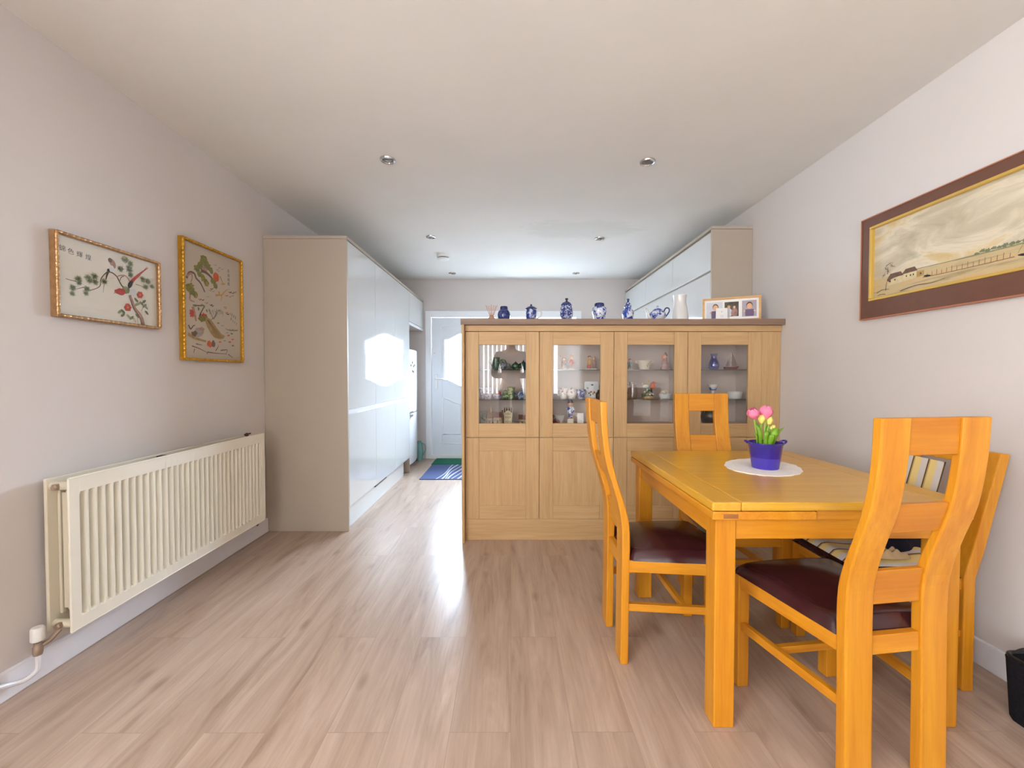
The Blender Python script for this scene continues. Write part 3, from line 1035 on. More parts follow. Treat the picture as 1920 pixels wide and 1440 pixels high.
for a in (RY0, RY1):
    q.tube([(-0.004, a, RZ_0), (-0.004, a, RZ_1)], 0.005, 6)
q.tube([(-0.004, RY0, RZ_1), (-0.004, RY1, RZ_1)], 0.005, 6)
q.tube([(-0.004, RY0, RZ_0), (-0.004, RY1, RZ_0)], 0.005, 6)
q.build('front_panel', 'radiator_cream', rd, fix=False)
q = MB().box(-0.098, -0.086, RY0, RY1, RZ_0, RZ_1)
for i in range(35):
    y = RY0 + 0.035 + i * 0.0333
    q.box(-0.086, -0.076, y, y + 0.018, RZ_0 + 0.05, RZ_1 - 0.05)
q.build('back_panel', 'radiator_side', rd, bevel=0.003)
q = MB()
for i in range(40):
    y = RY0 + 0.04 + i * 0.029
    q.box(-0.072, -0.016, y, y + 0.002, RZ_0 + 0.07, RZ_1 - 0.06)
q.box(-0.047, -0.041, RY0 + 0.03, RY1 - 0.03, RZ_0 + 0.07, RZ_1 - 0.05)
q.build('convector_fins', 'radiator_side', rd)
for y in (RY0 + 0.022, RY1 - 0.022):
    for z in (RZ_0 + 0.022, RZ_1 - 0.03):
        MB().tube([(-0.09, y, z), (-0.008, y, z)], 0.016, 10).build('connecting_pipe', 'radiator_side', rd)
for (y, z) in ((RY0 - 0.004, RZ_1 - 0.03), (RY0 - 0.004, RZ_0 + 0.022)):
    MB().lathe([(0, 0), (0.012, 0), (0.012, 0.02), (0.008, 0.024), (0, 0.024)], n=6).build('end_plug', 'brass_nut', rd, (-0.055, y + 0.02, z), (radians(90), 0, 0))
q = MB().lathe([(0, 0), (0.010, 0), (0.010, 0.014), (0.006, 0.02), (0, 0.02)], n=12).build('bleed_cap', 'dark_red_plastic', rd, (-0.05, RY1 - 0.10, RZ_1 - 0.004))
MB().tube([(0, -0.02, 0.012), (0, 0.035, 0.012)], 0.005, 8).build('key', 'dark_red_plastic', q)
MB().box(-0.075, -0.03, -0.14, -0.11, RZ_1 - 0.012, RZ_1 - 0.004).build('bracket_clip', 'dark_taupe', rd)
vl = MB().lathe([(0.012, 0), (0.014, 0.01), (0.014, 0.03), (0.011, 0.034), (0.011, 0.045)], n=14).build('valve', 'brass_nut', rd, (-0.074, RY0 - 0.05, 0.118))
MB().lathe([(0.015, 0.0), (0.019, 0.004), (0.019, 0.045), (0.016, 0.05), (0, 0.05)], n=16).build('valve_cap', 'white_plastic', vl, (0, 0, 0.05))
MB().tube([(0, 0, 0.025), (0.01, 0.03, 0.035), (0.02, 0.055, 0.06)], 0.009, 8).build('valve_tail', 'brass_nut', vl)
q = MB().tube(smooth_path([(-0.074, RY0 - 0.05, 0.12), (-0.074, RY0 - 0.05, 0.085), (-0.076, RY0 - 0.055, 0.062), (-0.085, RY0 - 0.08, 0.05), (-0.095, RY0 - 0.10, 0.052), (-0.098, RY0 - 0.16, 0.075), (-0.103, RY0 - 0.25, 0.098), (-0.103, RY0 - 0.5, 0.108), (-0.103, RY0 - 1.2, 0.108)], 5), 0.008, 8)
q.build('supply_pipe', 'trim_white', rd)
MB().tube([(-0.06, RY1 + 0.002, RZ_0 + 0.02), (-0.06, RY1 + 0.035, RZ_0 + 0.015), (-0.07, RY1 + 0.045, RZ_0 - 0.02), (-0.08, RY1 + 0.045, 0.11)], [0.01, 0.01, 0.009, 0.007], 8).build('return_valve', 'brass_nut', rd)

# ------------------------------------------------------------------ oak display cabinets
CY = 2.796                                        # plane of the oak doors
CXS = [-0.307, 0.191, 0.692, 1.189, 1.687]
tag(MB().box(-0.326, -0.308, 2.742, 3.12, 0, 1.451).build('end_panel', 'cabinet_oak_Z', bevel=0.002), 'oak end panel at the walkway side of the display cabinets', 'cabinet panel')
tag(MB().box(-0.333, XR - 0.002, 2.757, 3.14, 1.452, 1.492).build('worktop', 'worktop_wood', bevel=0.003), 'grey-brown wooden top board running over all the oak cabinets', 'worktop')
tag(MB().box(-0.307, XR - 0.003, 2.790, 3.11, 1.412, 1.4515).build('fascia_rail', 'cabinet_oak_X', bevel=0.0015), 'oak rail between the glazed doors and the wooden top board', 'cabinet rail')
tag(MB().box(-0.307, XR - 0.003, 2.800, 2.818, 0.0, 0.143).build('plinth', 'cabinet_oak_X', bevel=0.0015), 'oak plinth board under the display cabinets', 'plinth')
tag(MB().box(1.6885, XR - 0.003, 2.803, 2.823, 0.144, 1.411).build('filler_panel', 'cabinet_oak_Z', bevel=0.0015), 'narrow oak filler strip between the cabinets and the right wall', 'cabinet panel')


def frame_door(x0, x1, z0, z1, st, rail_t, rail_b):
    """stiles and rails of a framed door; y 0 is its front"""
    a = MB()
    a.cur = 0
    a.box(x0, x0 + st, 0, 0.02, z0, z1).box(x1 - st, x1, 0, 0.02, z0, z1)
    a.cur = 1
    a.box(x0 + st + 0.0006, x1 - st - 0.0006, 0.0004, 0.0196, z0, z0 + rail_b).box(x0 + st + 0.0006, x1 - st - 0.0006, 0.0004, 0.0196, z1 - rail_t, z1)
    return a


GL = ['oak display cabinet with green teapots and little model cottages behind glass, next to the walkway',
      'oak display cabinet holding child figurines and a blue and white standing figure behind glass',
      'oak display cabinet holding the robin and wren ornament behind glass',
      'oak display cabinet holding the blue vase and glass sailing boat, nearest the right wall']
BL = ['oak base cabinet under the green teapot display, next to the walkway',
      'oak base cabinet behind the left dining chair',
      'oak base cabinet partly hidden by the table, under the robin display',
      'oak base cabinet mostly hidden behind the table, nearest the right wall']
for i in range(4):
    x0, x1 = CXS[i], CXS[i + 1]
    cx, d = (x0 + x1) / 2, (x1 - x0) / 2
    t = thing('display_cabinet', GL[i], 'cabinet', (cx, CY, 0.70), 0, 'glazed oak display cabinets')
    a = MB()
    a.box(-d + 0.001, -d + 0.016, 0.021, 0.30, 0.005, 0.709).box(d - 0.016, d - 0.001, 0.021, 0.30, 0.005, 0.709)
    a.box(-d + 0.016, d - 0.016, 0.021, 0.30, 0.005, 0.0735).box(-d + 0.016, d - 0.016, 0.021, 0.30, 0.693, 0.709)
    a.box(-d + 0.016, d - 0.016, 0.292, 0.30, 0.021, 0.693)
    a.build('carcass', 'cabinet_inside', t)
    dd = frame_door(-d + 0.0015, d - 0.0015, 0.0, 0.709, 0.089, 0.087, 0.093).build('door', ['cabinet_oak_Z', 'cabinet_oak_X'], t, bevel=0.0012, seg=1)
    MB().box(-d + 0.089, d - 0.089, 0.010, 0.014, 0.091, 0.624).build('glass_pane', 'cabinet_glass', dd)
    for z in (0.452, 0.247):
        MB().box(-d + 0.017, d - 0.017, 0.055, 0.290, z, z + 0.006).build('shelf', 'shelf_glass', t)
    t = thing('base_cabinet', BL[i], 'cabinet', (cx, CY, 0.145), 0, 'oak base cabinets with panelled doors')
    MB().box(-d + 0.001, d - 0.001, 0.021, 0.30, 0.0, 0.554).build('carcass', 'cabinet_inside', t)
    dd = frame_door(-d + 0.0015, d - 0.0015, 0.0, 0.552, 0.09, 0.09, 0.09).build('door', ['cabinet_oak_Z', 'cabinet_oak_X'], t, bevel=0.0012, seg=1)
    MB().box(-d + 0.0885, d - 0.0885, 0.006, 0.016, 0.088, 0.464).build('door_panel', 'cabinet_oak_Z', dd)

# ------------------------------------------------------------------ dining table
TX0, TX1, TY0, TY1, TZ = 0.622, 1.436, 1.272, 2.150, 0.727
TCX, TCY = (TX0 + TX1) / 2, (TY0 + TY1) / 2
tb = thing('dining_table', 'square honey oak draw-leaf dining table', 'table', (TCX, TCY, 0))
hx, hy = (TX1 - TX0) / 2, (TY1 - TY0) / 2
q = MB()
q.cur = 0
q.box(-hx, -hx + 0.09, -hy, hy, TZ - 0.028, TZ).box(hx - 0.09, hx, -hy, hy, TZ - 0.028, TZ)
q.cur = 1
q.box(-hx + 0.0906, hx - 0.0906, -hy, hy, TZ - 0.028, TZ)
q.build('tabletop', ['table_oak_Y', 'table_oak_X'], tb, bevel=0.005, seg=3)
for sx in (-1, 1):
    xa, xb = sorted((sx * (hx - 0.002), sx * (hx - 0.325)))
    q = MB().box(xa, xb, -hy + 0.002, hy - 0.002, TZ - 0.057, TZ - 0.030)
    if sx < 0:
        q.cur = 1
        q.box(xa + 0.03, xa + 0.082, -hy + 0.0015, -hy + 0.01, TZ - 0.054, TZ - 0.034)
    q.build('extension_leaf', ['honey_oak_Y', 'oak_knot'], tb, bevel=0.004, seg=2)
MB().box(-hx + 0.33, hx - 0.33, -hy + 0.012, hy - 0.012, TZ - 0.057, TZ - 0.030).build('leaf_bearer', 'honey_oak_X', tb)
AZ0, AZ1 = 0.603, TZ - 0.058
lo = 0.021
for sy in (-1, 1):
    ya, yb = sorted((sy * (hy - lo - 0.006), sy * (hy - lo - 0.028)))
    MB().box(-hx + 0.084, hx - 0.084, ya, yb, AZ0, AZ1).build('apron', 'honey_oak_X', tb, bevel=0.002)
for sx in (-1, 1):
    xa, xb = sorted((sx * (hx - lo - 0.006), sx * (hx - lo - 0.028)))
    MB().box(xa, xb, -hy + 0.087, hy - 0.087, AZ0, AZ1).build('apron', 'honey_oak_Y', tb, bevel=0.002)
    for sy in (-1, 1):
        xa2, xb2 = sorted((sx * (hx - lo + 0.001), sx * (hx - lo - 0.064)))
        ya2, yb2 = sorted((sy * (hy - lo), sy * (hy - lo - 0.065)))
        MB().box(xa2, xb2, ya2, yb2, 0, AZ1).build('leg', 'honey_oak_Z', tb, bevel=0.004)


# ------------------------------------------------------------------ dining chairs
def curve_at(tab, z):
    P = tab
    if z <= P[0][0]:
        return P[0][1]
    for i in range(len(P) - 1):
        if z <= P[i + 1][0]:
            p0, p1, p2, p3 = P[max(i - 1, 0)], P[i], P[i + 1], P[min(i + 2, len(P) - 1)]
            h = p2[0] - p1[0]
            t = (z - p1[0]) / h
            m1 = (p2[1] - p0[1]) / max(1e-6, p2[0] - p0[0]) * h
            m2 = (p3[1] - p1[1]) / max(1e-6, p3[0] - p1[0]) * h
            return ((2 * t ** 3 - 3 * t * t + 1) * p1[1] + (t ** 3 - 2 * t * t + t) * m1 + (-2 * t ** 3 + 3 * t * t) * p2[1] + (t ** 3 - t * t) * m2)
    return P[-1][1]


FRONT = [(0, 0.034), (0.3, 0.036), (0.47, 0.0385), (0.552, 0.034), (0.626, 0.016), (0.703, -0.009), (0.807, -0.036), (0.908, -0.049), (1.018, -0.053)]
BACK = [(0, 0.003), (0.3, 0.006), (0.52, 0.007), (0.6, -0.003), (0.684, -0.026), (0.78, -0.055), (0.908, -0.073), (1.018, -0.079)]
D0 = -0.21                                        # local y of the chair's back line


def rail(z0, z1, inset_b=0.007, inset_f=0.002, n=7):
    a, b = [], []
    for i in range(n):
        z = z0 + (z1 - z0) * i / (n - 1)
        a.append((curve_at(BACK, z) + inset_b + D0, z))
        b.append((curve_at(FRONT, z) - inset_f + D0, z))
    return MB().strip(a, b, 0, 'x', -0.0725, 0.0725)


def cushion(wb, wf, y0, y1, z0, ze, zc, n=15):
    def fn(u, v):
        k = 2 * u - 1
        l = 2 * v - 1
        y = y0 + (y1 - y0) * v
        hw = (wb + (wf - wb) * v)
        d = max(abs(k), abs(l))
        e = (1 - abs(k) ** 5) * (1 - abs(l) ** 5)
        roll = min(1.0, e * 3.0) ** 0.45
        s_ = 1 - 0.02 * (1 - roll)
        zz = z0 + (ze - z0) * roll + (zc - ze) * max(0, 1 - k * k) * max(0, 1 - l * l)
        return (hw * k, y, zz)
    q = MB()
    q.grid(fn, 2 * n + 1, 2 * n + 1)
    n2 = 2 * n + 1
    q.poly([(-wb, y0, z0), (wb, y0, z0), (wf, y1, z0), (-wf, y1, z0)])
    return q


def make_chair(label):
    t = thing('dining_chair', label, 'chair', group='honey oak dining chairs with dark leather seats')
    zs = [0, 0.1, 0.2, 0.3, 0.4] + [0.45 + 0.03 * i for i in range(19)] + [1.018]
    for sx in (-1, 1):
        a = [(curve_at(BACK, z) + D0, z) for z in zs]
        b = [(curve_at(FRONT, z) + D0, z) for z in zs]
        xa, xb = sorted((sx * 0.153, sx * 0.073))
        MB().strip(a, b, 0, 'x', xa, xb).build('back_post', 'honey_oak_Z', t, bevel=0.004)
    rail(0.922, 1.0175).build('top_rail', 'honey_oak_X', t, bevel=0.002)
    rail(0.708, 0.792).build('back_rail', 'honey_oak_X', t, bevel=0.002)
    rail(0.495, 0.592).build('back_rail', 'honey_oak_X', t, bevel=0.002)
    rail(0.355, 0.408).build('seat_rail', 'honey_oak_X', t, bevel=0.002)
    for sx in (-1, 1):
        xa, xb = sorted((sx * 0.19, sx * 0.150))
        MB().box(xa, xb, 0.171, 0.211, 0, 0.405).build('leg', 'honey_oak_Z', t, bevel=0.003)
        # side seat rail, splaying outwards to the front
        p = [(sx * 0.151, D0 + 0.036), (sx * 0.187, 0.171), (sx * 0.165, 0.171), (sx * 0.129, D0 + 0.036)]
        MB().prism(p, 0.360, 0.405, 'z').build('seat_rail', 'honey_oak_Y', t, bevel=0.002)
        p = [(sx * 0.150, D0 + 0.034), (sx * 0.183, 0.171), (sx * 0.163, 0.171), (sx * 0.130, D0 + 0.034)]
        MB().prism(p, 0.208, 0.236, 'z').build('stretcher', 'honey_oak_Y', t, bevel=0.002)
    MB().box(-0.150, 0.150, 0.184, 0.206, 0.360, 0.405).build('seat_rail', 'honey_oak_X', t, bevel=0.002)
    MB().box(-0.148, 0.148, 0.03, 0.05, 0.210, 0.234).build('stretcher', 'honey_oak_X', t, bevel=0.002)
    cushion(0.152, 0.190, D0 + 0.039, 0.213, 0.404, 0.440, 0.470).build('seat_cushion', 'leather', t, sharp=70)
    return t


chA = make_chair('honey oak chair seen side-on at the left edge of the dining table')
chA.location = (0.42 + 0.21, 1.745, 0)
chA.rotation_euler = (0, 0, radians(-90))
rc = radians(7.5)
chC = copy_thing(chA, (1.062 - 0.21 * sin(rc), 1.115 + 0.21 * cos(rc), 0), rc, 'large honey oak chair in front of the table, its curved back towards the viewer')
chC.scale = (1.055, 1, 0.995)
wood('amber_oak', (204, 134, 32), (184, 110, 20), 'X', 0.36, 1.0, 0.45)
for ch in chC.children:                            # its three back boards take a darker oak tone
    if ch.name.startswith(('top_rail', 'back_rail')):
        ch.data = ch.data.copy()
        ch.data.materials[0] = MATS['amber_oak']
rb = radians(180)
chB = copy_thing(chA, (1.050, 2.232 - 0.21, 0), rb, 'honey oak chair at the far side of the table, its back against the oak cabinets')
chB.scale = (0.96, 1, 1)
chA.scale = (1.06, 1, 1)

t = thing('dining_chair', 'low-backed oak chair squeezed between the table and the right wall, under a striped pad', 'chair', (1.43, 1.62, 0), radians(90))
for sx in (-1, 1):
    a = [(-0.205, 0), (-0.205, 0.40), (-0.235, 0.50), (-0.318, 0.842)]
    b = [(-0.165, 0), (-0.165, 0.41), (-0.197, 0.52), (-0.284, 0.845)]
    xa, xb = sorted((sx * 0.177, sx * 0.125))
    MB().strip(a, b, 0, 'x', xa, xb).build('back_post', 'honey_oak_Z', t, bevel=0.004)
    xa, xb = sorted((sx * 0.172, sx * 0.134))
    MB().box(xa, xb, 0.168, 0.206, 0, 0.40).build('leg', 'honey_oak_Z', t, bevel=0.003)
    xa, xb = sorted((sx * 0.168, sx * 0.146))
    MB().box(xa, xb, -0.165, 0.168, 0.36, 0.40).build('seat_rail', 'honey_oak_Y', t, bevel=0.002)
    MB().box(xa, xb, -0.165, 0.168, 0.19, 0.215).build('stretcher', 'honey_oak_Y', t, bevel=0.002)
MB().box(-0.134, 0.134, 0.178, 0.2, 0.36, 0.40).build('seat_rail', 'honey_oak_X', t, bevel=0.002)
MB().strip([(-0.303, 0.79), (-0.315, 0.841)], [(-0.280, 0.79), (-0.292, 0.841)], 0, 'x', -0.125, 0.125).build('top_rail', 'honey_oak_X', t, bevel=0.002)
MB().strip([(-0.245, 0.56), (-0.257, 0.61)], [(-0.222, 0.56), (-0.234, 0.61)], 0, 'x', -0.125, 0.125).build('back_rail', 'honey_oak_X', t, bevel=0.002)
cushion(0.168, 0.172, -0.163, 0.208, 0.4015, 0.425, 0.44).build('seat_cushion', 'leather', t, sharp=70)
# striped pad: one end leaning on that chair's back, and a second one across its seat
q = MB()


def pad(u, v):
    e = (1 - abs(2 * u - 1) ** 6) * (1 - abs(2 * v - 1) ** 6)
    return (0.208 * u, -0.010 - 0.016 * e ** 0.5, 0.335 * v)


q.grid(pad, 21, 15)
q.poly([(0, -0.010, 0), (0.208, -0.010, 0), (0.208, -0.010, 0.335), (0, -0.010, 0.335)])
o = q.build('back_cushion', 'striped_ticking', None, (1.584, 1.592, 0.462), (radians(14.5), 0, radians(90)), sharp=70)
tag(o, 'striped cream and grey cushion leaning against the back of the wall-side chair', 'cushion')
q = MB()


def pad2(u, v):
    e = (1 - abs(2 * u - 1) ** 6) * (1 - abs(2 * v - 1) ** 6)
    droop = max(0.0, v - 0.86) ** 1.5 * 1.0
    return (0.33 * (u - 0.5), 0.38 * (v - 0.5), 0.004 + 0.022 * e ** 0.5 + 0.010 * sin(7 * v) * e)


q.grid(pad2, 25, 25)
q.poly([(-0.165, -0.19, 0.004), (0.165, -0.19, 0.004), (0.165, 0.19, 0.004), (-0.165, 0.19, 0.004)])
o = q.build('seat_pad', 'striped_ticking', None, (1.395, 1.615, 0.440), (0, 0, radians(90)), sharp=70)
tag(o, 'striped seat pad lying on the wall-side chair under the table', 'cushion')
q = MB()


def heap(a, b, h, seed, n):
    rnd = random.Random(seed)
    ph = [rnd.uniform(0, 6) for _ in range(6)]

    def fn(u, v):
        r = v
        an = 2 * pi * u
        rr = r * (1 + 0.10 * sin(3 * an + ph[0]) + 0.06 * sin(5 * an + ph[1]))
        z = h * (1 - r ** 3) * (0.8 + 0.22 * sin(4 * rr * cos(an) * 3 + ph[2]) + 0.16 * sin(9 * rr * sin(an) + ph[3]))
        return (a * rr * cos(an), b * rr * sin(an), max(0.0, z))
    m = MB()
    m.grid(fn, 36, 14, True)
    return m


tag(heap(0.12, 0.095, 0.105, 3, 0).build('folded_cloth', 'navy_cloth', None, (1.465, 1.612, 0.466)), 'dark navy cloth bundled on the striped seat pad', 'cloth')
tag(heap(0.065, 0.026, 0.03, 5, 0).build('folded_cloth', 'beige_cloth', None, (1.36, 1.478, 0.468)), 'small beige cloth lying beside the navy bundle on the striped pad', 'cloth')

# ------------------------------------------------------------------ tulips on the table
q = MB()
n = 96
top, bot = [], []
for i in range(n):
    a = 2 * pi * i / n
    r = 1 + 0.034 * abs(sin(9 * a)) + 0.012 * sin(3 * a + 1)
    px, py = 0.178 * r * cos(a), 0.138 * r * sin(a)
    c, s_ = cos(radians(52)), sin(radians(52))
    top.append((px * c - py * s_, px * s_ + py * c, 0.0022 + 0.0016 * max(0, sin(5 * a))))
    bot.append((px * c - py * s_, px * s_ + py * c, 0.0002))
q._add(top + [(0, 0, 0.0022)], [(i, (i + 1) % n, n) for i in range(n)], True)
q._add(bot, [tuple(range(n))[::-1]])
q._add(top + bot, [(i, (i + 1) % n, n + (i + 1) % n, n + i) for i in range(n)])
tag(q.build('doily', 'doily_white', None, (1.073, 1.765, TZ)), 'white scalloped cloth doily on the dining table', 'doily')

ft = thing('potted_tulips', 'two pink tulips in a small cobalt blue pot on the white doily', 'potted plant', (1.070, 1.740, TZ + 0.0025))
q = MB()
q.cur = 1
q.lathe([(0.0, 0.001), (0.049, 0.0), (0.051, 0.004), (0.0565, 0.046)], n=32, cap=False)
q.cur = 0
q.lathe([(0.0565, 0.046), (0.064, 0.100), (0.068, 0.104), (0.068, 0.109), (0.063, 0.109), (0.060, 0.090)], n=32, cap=False)
pt = q.build('pot', ['cobalt', 'cobalt_dip'], ft)
for sx in (-1, 1):
    MB().tube(smooth_path([(sx * 0.066, -0.018, 0.104), (sx * 0.080, -0.012, 0.112), (sx * 0.083, 0, 0.114), (sx * 0.080, 0.012, 0.112), (sx * 0.066, 0.018, 0.104)], 4), 0.004, 8).build('handle', 'cobalt', pt)
MB().lathe([(0.0, 0.094), (0.060, 0.092)], n=24, cap=False).build('soil', 'soil', ft)


def tulip(c, r, lean, mat, h=1.25):
    q = MB()
    rnd = random.Random(int(c[0] * 999))
    for ring, (k0, sc) in enumerate(((0, 1.0), (0.5, 0.88))):
        for k in range(3):
            a0 = 2 * pi * (k + k0) / 3

            def fn(u, v):
                a = a0 + (u - 0.5) * 2.3 * (1 - 0.75 * max(0, v - 0.55) / 0.45)
                rad = r * sc * (0.25 + 1.0 * sin(pi * min(1, v * 0.62 + 0.06)) ** 0.9) * (1 - 0.42 * max(0, v - 0.6) / 0.4)
                rad += 0.0012 * sin(11 * u)
                z = (-0.9 + 2.0 * v) * r * h
                return (rad * cos(a), rad * sin(a), z)
            q.grid(fn, 9, 9)
    q.ell((0, 0, -0.3 * r), (r * 0.55, r * 0.55, r * 0.7), 10, 6)
    return q.build('flower', mat, ft, c, lean, fix=False, sharp=80)


heads = [((-0.052, 0.0, 0.226), 0.0195, (0.2, -0.45, 0)), ((-0.003, -0.004, 0.232), 0.0215, (0.1, 0.12, 0.4))]
for c, r, ln in heads:
    fl = tulip(c, r, ln, 'tulip_pink')
for c, r in (((-0.022, -0.008, 0.204), 0.0115), ((0.012, -0.006, 0.198), 0.0105), ((0.022, 0.0, 0.168), 0.005), ((0.034, 0.0, 0.172), 0.005)):
    tulip(c, r, (0, 0.1, 0.3), 'bud_yellow', 1.5).name = 'bud'
for x0, c in ((-0.02, (-0.050, 0.0, 0.209)), (0.0, (-0.003, -0.004, 0.213)), (-0.012, (-0.022, -0.008, 0.195)), (0.010, (0.012, -0.006, 0.19)), (0.016, (0.022, 0, 0.165)), (0.02, (0.034, 0, 0.169))):
    MB().tube(smooth_path([(x0, 0, 0.092), ((x0 + c[0]) / 2 - 0.003, 0, 0.15), c], 5), 0.0032, 7).build('stem', 'stem_green', ft)


def leaf(x0, y0, tip, w, twist):
    b0 = Vector((x0, y0, 0.090))
    T = Vector(tip)
    mid = (b0 + T) / 2 + Vector((0.12 * (b0.x - T.x), -0.01, 0.018))
    path = smooth_path([tuple(b0), tuple(mid), tuple(T)], 8)

    def fn(u, v):
        i = min(len(path) - 1, int(v * (len(path) - 1) + 0.5))
        p = Vector(path[i])
        ww = w * (sin(pi * min(1.0, 0.12 + 0.88 * v)) ** 0.8) * (1 if v < 0.97 else 0.25)
        k = 2 * u - 1
        side = Vector((cos(twist), sin(twist), 0))
        nrm = Vector((-sin(twist), cos(twist), 0))
        q_ = p + side * (k * ww) + nrm * (abs(k) ** 2 * ww * 0.55)
        return tuple(q_)
    q = MB()
    q.grid(fn, 7, 17)
    o = q.build('leaf', 'leaf_green', ft, fix=False, sharp=80)
    md = o.modifiers.new('thickness', 'SOLIDIFY')
    md.thickness = 0.0012
    return o


for args in ((-0.022, -0.012, (-0.048, -0.01, 0.185), 0.011, 0.3), (-0.010, -0.02, (-0.008, -0.02, 0.160), 0.013, 0.1), (0.012, -0.022, (0.034, -0.02, 0.172), 0.015, -0.2),
             (0.026, -0.008, (0.078, -0.004, 0.172), 0.010, 0.2), (0.020, -0.018, (0.044, -0.02, 0.150), 0.011, 0.35), (-0.014, 0.016, (-0.026, 0.02, 0.190), 0.009, 0.0),
             (0.008, 0.018, (0.020, 0.016, 0.180), 0.010, 0.1), (0.0, -0.028, (0.006, -0.034, 0.145), 0.012, -0.3), (-0.030, 0.0, (-0.056, 0.0, 0.150), 0.008, 0.6)):
    leaf(*args)

# ------------------------------------------------------------------ black storage basket by the right wall
bk = thing('storage_basket', 'black fabric storage basket on the floor at the right edge', 'basket', (1.708, 1.185, 0))


def rrect(hw, hd, r, n=6):
    pts = []
    for cx, cy, a0 in ((hw - r, hd - r, 0), (-hw + r, hd - r, 90), (-hw + r, -hd + r, 180), (hw - r, -hd + r, 270)):
        for i in range(n + 1):
            a = radians(a0 + 90 * i / n)
            pts.append((cx + r * cos(a), cy + r * sin(a)))
    return pts


q = MB()
rings = []
for hw, hd, z, r in ((0.080, 0.150, 0.0, 0.02), (0.084, 0.156, 0.01, 0.024), (0.091, 0.166, 0.19, 0.028), (0.092, 0.167, 0.20, 0.028), (0.088, 0.163, 0.205, 0.026), (0.084, 0.158, 0.20, 0.024), (0.078, 0.15, 0.02, 0.02)):
    rings.append([(p[0], p[1], z) for p in rrect(hw, hd, r)])
n = len(rings[0])
vs = [p for r_ in rings for p in r_]
fs = [(j * n + i, j * n + (i + 1) % n, (j + 1) * n + (i + 1) % n, (j + 1) * n + i) for j in range(len(rings) - 1) for i in range(n)]
fs += [tuple(range(n))[::-1], tuple(range((len(rings) - 1) * n, len(rings) * n))]
q._add(vs, fs, True)
q.build('body', 'black_fabric', bk)
MB().tube([(p[0], p[1], 0.207) for p in rrect(0.086, 0.161, 0.026)], 0.006, 8, True).build('rim', 'black_wire', bk)
MB().tube(smooth_path([(-0.07, 0.155, 0.206), (-0.02, 0.160, 0.219), (0.05, 0.158, 0.216), (0.075, 0.10, 0.209), (0.08, 0.05, 0.207)], 5), 0.003, 6).build('wire_handle', 'black_wire', bk)


# ------------------------------------------------------------------ pictures
class Art(MB):
    """needlework drawn flat on its backing: x to the right, z up, viewer at -y"""

    def __init__(self, w, h, corners, mats):
        super().__init__()
        self.w, self.h, self.mats, self.k = w, h, mats, 0
        (self.tl, self.bl, self.tr, self.br) = corners
        self.kk = (self.br[1] - self.tr[1]) / (self.bl[1] - self.tl[1])

    def P(self, x, y):
        xl, xr = (self.tl[0] + self.bl[0]) / 2, (self.tr[0] + self.br[0]) / 2
        t = (x - xl) / (xr - xl)
        u = self.kk * t / (1 - (1 - self.kk) * t)
        yt = self.tl[1] + (self.tr[1] - self.tl[1]) * t
        yb = self.bl[1] + (self.br[1] - self.bl[1]) * t
        v = (y - yt) / (yb - yt)
        return ((u - 0.5) * self.w, (0.5 - v) * self.h)

    def layer(self, mat):
        self.cur = self.mats.index(mat)
        self.k += 1
        return -0.0003 - 0.000012 * self.k

    def flat(self, pts, mat):
        y = self.layer(mat)
        self._add([(p[0], y, p[1]) for p in pts], [tuple(range(len(pts)))])

    def stroke(self, pts, w0, mat, w1=None):
        y = self.layer(mat)
        P = [Vector((a, 0, b)) for a, b in [self.P(*p) for p in pts]]
        P = [Vector(p) for p in smooth_path([tuple(p) for p in P], 5)]
        w1 = w0 if w1 is None else w1
        vs = []
        for i, p in enumerate(P):
            t = (P[min(i + 1, len(P) - 1)] - P[max(i - 1, 0)])
            t = t.normalized() if t.length > 1e-9 else Vector((1, 0, 0))
            s = Vector((-t.z, 0, t.x))
            ww = w0 + (w1 - w0) * i / (len(P) - 1)
            for k in (-1, 1):
                q = p + s * (k * ww)
                vs.append((q.x, y, q.z))
        self._add(vs, [(2 * i, 2 * i + 1, 2 * i + 3, 2 * i + 2) for i in range(len(P) - 1)])

    def blob(self, c, rx, rz, mat, ang=0.0, wob=0.15, seed=0, n=18):
        rnd = random.Random(seed + int(c[0]))
        cx, cz = self.P(*c)
        pts = []
        for i in range(n):
            a = 2 * pi * i / n
            r = 1 + wob * rnd.uniform(-1, 1)
            x, z = rx * r * cos(a), rz * r * sin(a)
            pts.append((cx + x * cos(ang) - z * sin(ang), cz + x * sin(ang) + z * cos(ang)))
        self.flat(pts, mat)

    def needles(self, c, r, mat, n=26, seed=0):
        rnd = random.Random(seed + int(c[0] * 3 + c[1]))
        cx, cz = self.P(*c)
        y = self.layer(mat)
        for i in range(n):
            a = rnd.uniform(0, 2 * pi)
            L = r * rnd.uniform(0.6, 1.15)
            d = (cos(a) * L, sin(a) * L * 0.9)
            s = (-sin(a) * r * 0.04, cos(a) * r * 0.04)
            o = (rnd.uniform(-0.2, 0.2) * r, rnd.uniform(-0.2, 0.2) * r)
            self._add([(cx + o[0] + s[0], y, cz + o[1] + s[1]), (cx + o[0] - s[0], y, cz + o[1] - s[1]), (cx + o[0] + d[0], y, cz + o[1] + d[1])], [(0, 1, 2)])

    def text(self, s, c, size, mat):
        cx, cz = self.P(*c)
        vs, fs = text_polys(s, size)
        y = self.layer(mat)
        self._add([(cx + v[0], y, cz + v[1]) for v in vs], fs)


